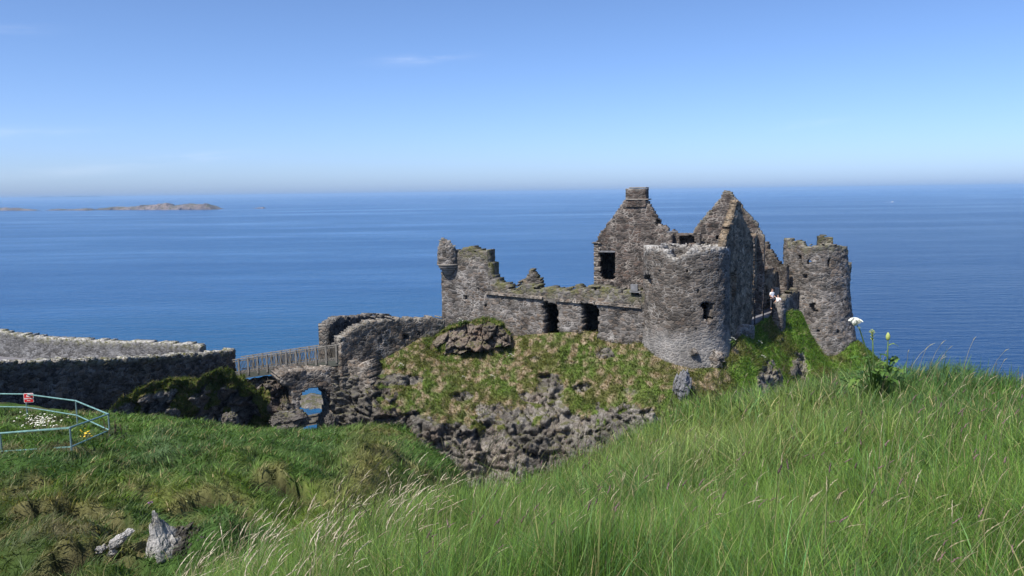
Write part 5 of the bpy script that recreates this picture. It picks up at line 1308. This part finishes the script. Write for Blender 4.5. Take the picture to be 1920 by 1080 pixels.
def rock(label, px, py, Z, s, mat, seed, cat='rock', group=None, rot=0, name='boulder', sink=.0, peak=0.0, wedge=False):
    bm = bmesh.new(); bmesh.ops.create_icosphere(bm, subdivisions=5, radius=1.0)
    me = bm_mesh(name, bm); V = np.empty(len(me.vertices) * 3, np.float32); me.vertices.foreach_get('co', V); V = V.reshape(-1, 3).astype(float)
    f1, f2, ci = worley(V * 1.5 + seed, seed); n = fbm(V, 1.2, 5, seed)
    V *= (1 + n * .35 + (ci - .5) * .35)[:, None]; V = np.round(V * 3.2 + fbm(V, 3, 3, seed + 3)[:, None] * .8) / 3.2 * .35 + V * .65
    if wedge: V[:, 1] += .75 * np.abs(V[:, 0] - .12) - .35
    up_ = np.clip(V[:, 2], 0, None); V[:, 0] *= 1 - peak * np.clip(up_, 0, 1) * .8; V[:, 1] *= 1 - peak * np.clip(up_, 0, 1) * .8
    V *= np.array(s); ca, sa = math.cos(rot), math.sin(rot); V = np.stack((V[:, 0] * ca - V[:, 2] * sa, V[:, 1], V[:, 0] * sa + V[:, 2] * ca), 1)
    c_ = W(px, py, Z); V += c_ - np.array((0, 0, sink)); me.vertices.foreach_set('co', V.astype(np.float32).ravel()); me.update()
    o = obj(name, me, mat, None, (c_[0], c_[1], c_[2] - s[2])); return tag(o, label, cat, group)
rock('large pointed boulder crusted white with lichen at lower left', 313, 1040, 10.6, (.30, .30, .50), M['rock_white'], 3, peak=.75, rot=.25, wedge=True)
for i, (px, py, s_, lab) in enumerate(((240, 999, .055, 'uppermost small white stone left of the pointed boulder'), (218, 1016, .075, 'largest small white stone left of the pointed boulder'), (210, 1036, .045, 'lowest small white stone left of the pointed boulder'), (188, 1030, .06, 'leftmost grey-white stone left of the pointed boulder'))):
    rock(lab, px, py, 10.6, (s_ * 1.6, s_, s_ * .8), M['stone_white'], 20 + i, group='small white stones left of the pointed boulder', rot=.5, name='stone')
rock('added dark boulder standing for the shadow beside the pointed lichened boulder', 338, 1040, 10.75, (.34, .32, .40), M['rock_shadow'], 61, peak=.5, rot=-.55)  # added boulder, its black colour stands in for a shadow
rock('upright grey slab standing at the foot of the round tower', 1279, 722, 56.2, (.55, .5, 1.0), M['slab'], 41, name='standing_stone', rot=-.08)
rock('small dark boulder in the shade at the foot of the crag', 432, 787, 52.5, (.5, .5, .45), M['rock'], 43)
rock('boulder left of the arch foot', 545, 790, 59.4, (1.3, .9, .7), M['rock'], 47)
rock('pale block at the right foot of the arch', 622, 789, 61.3, (.42, .5, .6), M['rock'], 51)
# bird on the wall end
# hogweed
def leaf_blade(bm, p, d, ln, wd, droop=.4, lobes=3):
    d = Vector(d).normalized(); s = d.cross(Vector((0, 0, 1))).normalized(); p = Vector(p); n = 6; prev = None
    for i in range(n + 1):
        t_ = i / n; c_ = p + d * ln * t_ + Vector((0, 0, -droop * ln * t_ * t_)); w_ = wd * math.sin(math.pi * min(1, t_ * .93 + .07)) ** .7 * (1 + .35 * (1 if i % 2 else -1) * (0 < i < n))
        cur = [bm.verts.new(c_ - s * w_ + Vector((0, 0, .25 * w_))), bm.verts.new(c_), bm.verts.new(c_ + s * w_ + Vector((0, 0, .25 * w_)))]
        if prev:
            for k in range(2): bm.faces.new((prev[k], cur[k], cur[k + 1], prev[k + 1]))
        prev = cur
def tint(me, c, v=.3):
    n = len(me.vertices); cc = np.array(c)[None] * (1 + RNG.uniform(-v, v, (n, 1))); at = me.attributes.new('tint', 'FLOAT_COLOR', 'POINT')
    at.data.foreach_set('color', np.hstack((cc, np.ones((n, 1)))).astype(np.float32).ravel()); return me
def umbel(c_, r_, n, dome=.25, seed=0):
    """flat-topped flower head of many florets on rays"""
    rd = random.Random(seed); bm = bmesh.new()
    for i in range(n):
        a = i * 2.39996; q = math.sqrt((i + .5) / n) * r_
        if n > 30:
            g_ = i % 9; ga = g_ * 2.39996; gq = math.sqrt((g_ + .4) / 9) * r_; a2 = (i // 9) * 2.39996 + g_; q2 = math.sqrt((i // 9 + .3) / (n / 9)) * r_ * .27
            xx, yy = gq * math.cos(ga) + q2 * math.cos(a2), gq * math.sin(ga) + q2 * math.sin(a2); a, q = math.atan2(yy, xx), math.hypot(xx, yy)
        z_ = dome * r_ * (1 - (q / r_) ** 2)
        p = Vector(c_) + Vector((q * math.cos(a), q * math.sin(a), z_))
        add_tube(bm, [Vector(c_) - Vector((0, 0, r_ * .7)), p], .0016 * r_ / .08, 3)
        vs = bmesh.ops.create_icosphere(bm, subdivisions=1, radius=r_ * (.10 if n > 30 else .16) * rd.uniform(.8, 1.25))['verts']
        for v in vs: v.co.z *= .55; v.co += p
    return bm
ZH = 9.6
hb = W(1640, 700, ZH); hb[2] = float(ground([hb[0]], [hb[1]])[0])
hog = thing('hogweed', 'tall leafy hogweed with one white flower head on the grassy crest', 'plant', hb)
for pts in ([hb, W(1628, 668, ZH), W(1612, 618, ZH), W(1605, 606, ZH)], [hb + np.array((.03, 0, 0)), W(1637, 665, ZH), W(1636, 630, ZH)], [hb + np.array((.15, 0, 0)), W(1664, 668, ZH), W(1665, 640, ZH)]):
    bm = bmesh.new(); add_tube(bm, pts, [.012, .010, .007, .005][:len(pts)], 7); obj('stem', bm_mesh('stem', bm, True), M['stem'], hog)
obj('flower_head', bm_mesh('flower_head', umbel(W(1603, 602, ZH), .085, 90, .45)), M['petal'], hog)
obj('flower_head', bm_mesh('flower_head', umbel(W(1611, 615, ZH - .04), .022, 10, .6)), M['bud'], hog)
bm = umbel(W(1635, 624, ZH), .035, 22, 1.2); 
for q in range(10): leaf_blade(bm, W(1635, 640, ZH) + np.array((0, 0, q * .012)), (math.cos(q * 2.1), math.sin(q * 2.1), 1.6), .05, .012)
obj('flower_head', bm_mesh('flower_head', bm), M['bud'], hog)
bm = bmesh.new()
vs = bmesh.ops.create_icosphere(bm, subdivisions=3, radius=1)['verts']; c_ = Vector(W(1665, 631, ZH))
for v in vs: v.co = Vector((v.co.x * .026 * (1 - .4 * max(v.co.z, 0)), v.co.y * .026, v.co.z * .05)) + c_
obj('bud', bm_mesh('bud', bm, True), M['bud'], hog)
bm = bmesh.new(); leaf_blade(bm, W(1666, 648, ZH), (.9, -.2, .75), .15, .025, .75); obj('leaf', tint(bm_mesh('leaf', bm), (.22, .30, .06)), M['leaf'], hog)
rd = random.Random(5)
for i in range(34):
    px, py = rd.gauss(1640, 30), rd.uniform(664, 716); 
    if i < 8: px, py = rd.uniform(1605, 1690), rd.uniform(690, 716)
    q = W(px, py, ZH + rd.uniform(-.35, .3)); a = rd.uniform(0, 6.28); bm = bmesh.new()
    for k in (-1, 0, 1): leaf_blade(bm, q, (math.cos(a + k * .8), math.sin(a + k * .8), rd.uniform(.1, .7)), rd.uniform(.09, .16) * (1 if k == 0 else .75), rd.uniform(.022, .036), rd.uniform(.3, .9))
    add_tube(bm, [hb + np.array((rd.uniform(-.05, .12), 0, .02)), (Vector(hb) + Vector(q)) / 2 + Vector((0, 0, .05)), q], .005, 5)
    obj('leaf', tint(bm_mesh('leaf', bm), (.075, .15, .03) if rd.random() < .7 else (.12, .2, .04)), M['leaf'], hog)
# small white umbels on the castle rock
for i, (px, py, Z, lab) in enumerate(((752, 682, 64.2, 'cow parsley below the rising wall at the left end of the turf'), (863, 598, 67.2, 'cow parsley with white heads on the crag below the corner turret'), (958, 664, 65.2, 'cow parsley under the turf left of the first doorway'), (923, 704, 63.6, 'cow parsley in the middle of the castle slope'),
                                      (869, 706, 63.8, 'cow parsley halfway down the castle slope at left'), (1033, 692, 63.8, 'cow parsley on the slope below the first doorway'), (1374, 634, 60.6, 'cow parsley beside the right edge of the round tower'), (1424, 640, 64.6, 'upper cow parsley on the green slope left of the right tower'), (1430, 667, 63.4, 'lower cow parsley on the green slope left of the right tower'))):
    c_ = W(px, py, Z); t = thing('cow_parsley', lab, 'plant', c_ - np.array((0, 0, .5)), 'white flowering plants on the castle rock')
    bm = bmesh.new()
    for k in range(4): add_tube(bm, [c_ - np.array((0, 0, .6)), c_ + np.array(((k - 1.5) * .12, 0, (-.12, .05, 0, -.1)[k]))], .012, 5)
    obj('stem', bm_mesh('stem', bm), M['stem'], t)
    for k in range(4): obj('flower_head', bm_mesh('flower_head', umbel(c_ + np.array(((k - 1.5) * .12, -.02 * k, (-.12, .05, 0, -.1)[k])), .085, 12, .3, k)), M['petal'], t)
    bm = bmesh.new()
    for k in range(9): leaf_blade(bm, c_ - np.array((0, 0, .45 - .03 * k)), (math.cos(k * 2.4), math.sin(k * 2.4), .3), .26, .06)
    obj('leaves', tint(bm_mesh('leaves', bm), (.10, .17, .03)), M['leaf'], t)
# dock at the fence corner
db = W(217, 800, 27.2); db[2] = float(ground([db[0]], [db[1]])[0])
dk = thing('dock_plant', 'dark bushy dock plant at the corner of the pipe fence', 'plant', db)
bm = bmesh.new()
for k in range(46): a = rd.uniform(0, 6.28); leaf_blade(bm, db + np.array((rd.gauss(0, .28), rd.gauss(0, .25), rd.uniform(0, .45))), (math.cos(a), math.sin(a), rd.uniform(.2, 1.2)), rd.uniform(.18, .32), rd.uniform(.04, .07), .7)
obj('leaves', tint(bm_mesh('leaves', bm), (.05, .075, .025)), M['leaf'], dk)
bm = bmesh.new()
for k in range(7):
    p = db + np.array((rd.gauss(0, .25), rd.gauss(0, .2), 0)); add_tube(bm, [p, p + np.array((rd.gauss(0, .06), 0, rd.uniform(.5, .8)))], [.006, .018], 5)
obj('seed_spike', bm_mesh('seed_spike', bm), M['seed'], dk)

# ------------------------------------------------------------------ sea air
HAZE = 7.5e-5
bm = bmesh.new(); add_box(bm, (0, 0, (E + 26 - 3) / 2), (96000, 96000, E + 26 + 3))
hz = obj('haze', bm_mesh('haze', bm)); hm = bpy.data.materials.new('sea_haze'); hm.use_nodes = True; ht_ = hm.node_tree; ht_.nodes.clear()
ho = ht_.nodes.new('ShaderNodeOutputMaterial'); hv = ht_.nodes.new('ShaderNodeVolumePrincipled'); hv.inputs['Color'].default_value = (.41, .66, 1, 1); hv.inputs['Density'].default_value = HAZE
hv.inputs['Anisotropy'].default_value = 0.0
ht_.links.new(hv.outputs[0], ho.inputs['Volume']); hz.data.materials.append(hm); tag(hz, 'thin blue sea haze', None, kind='stuff')
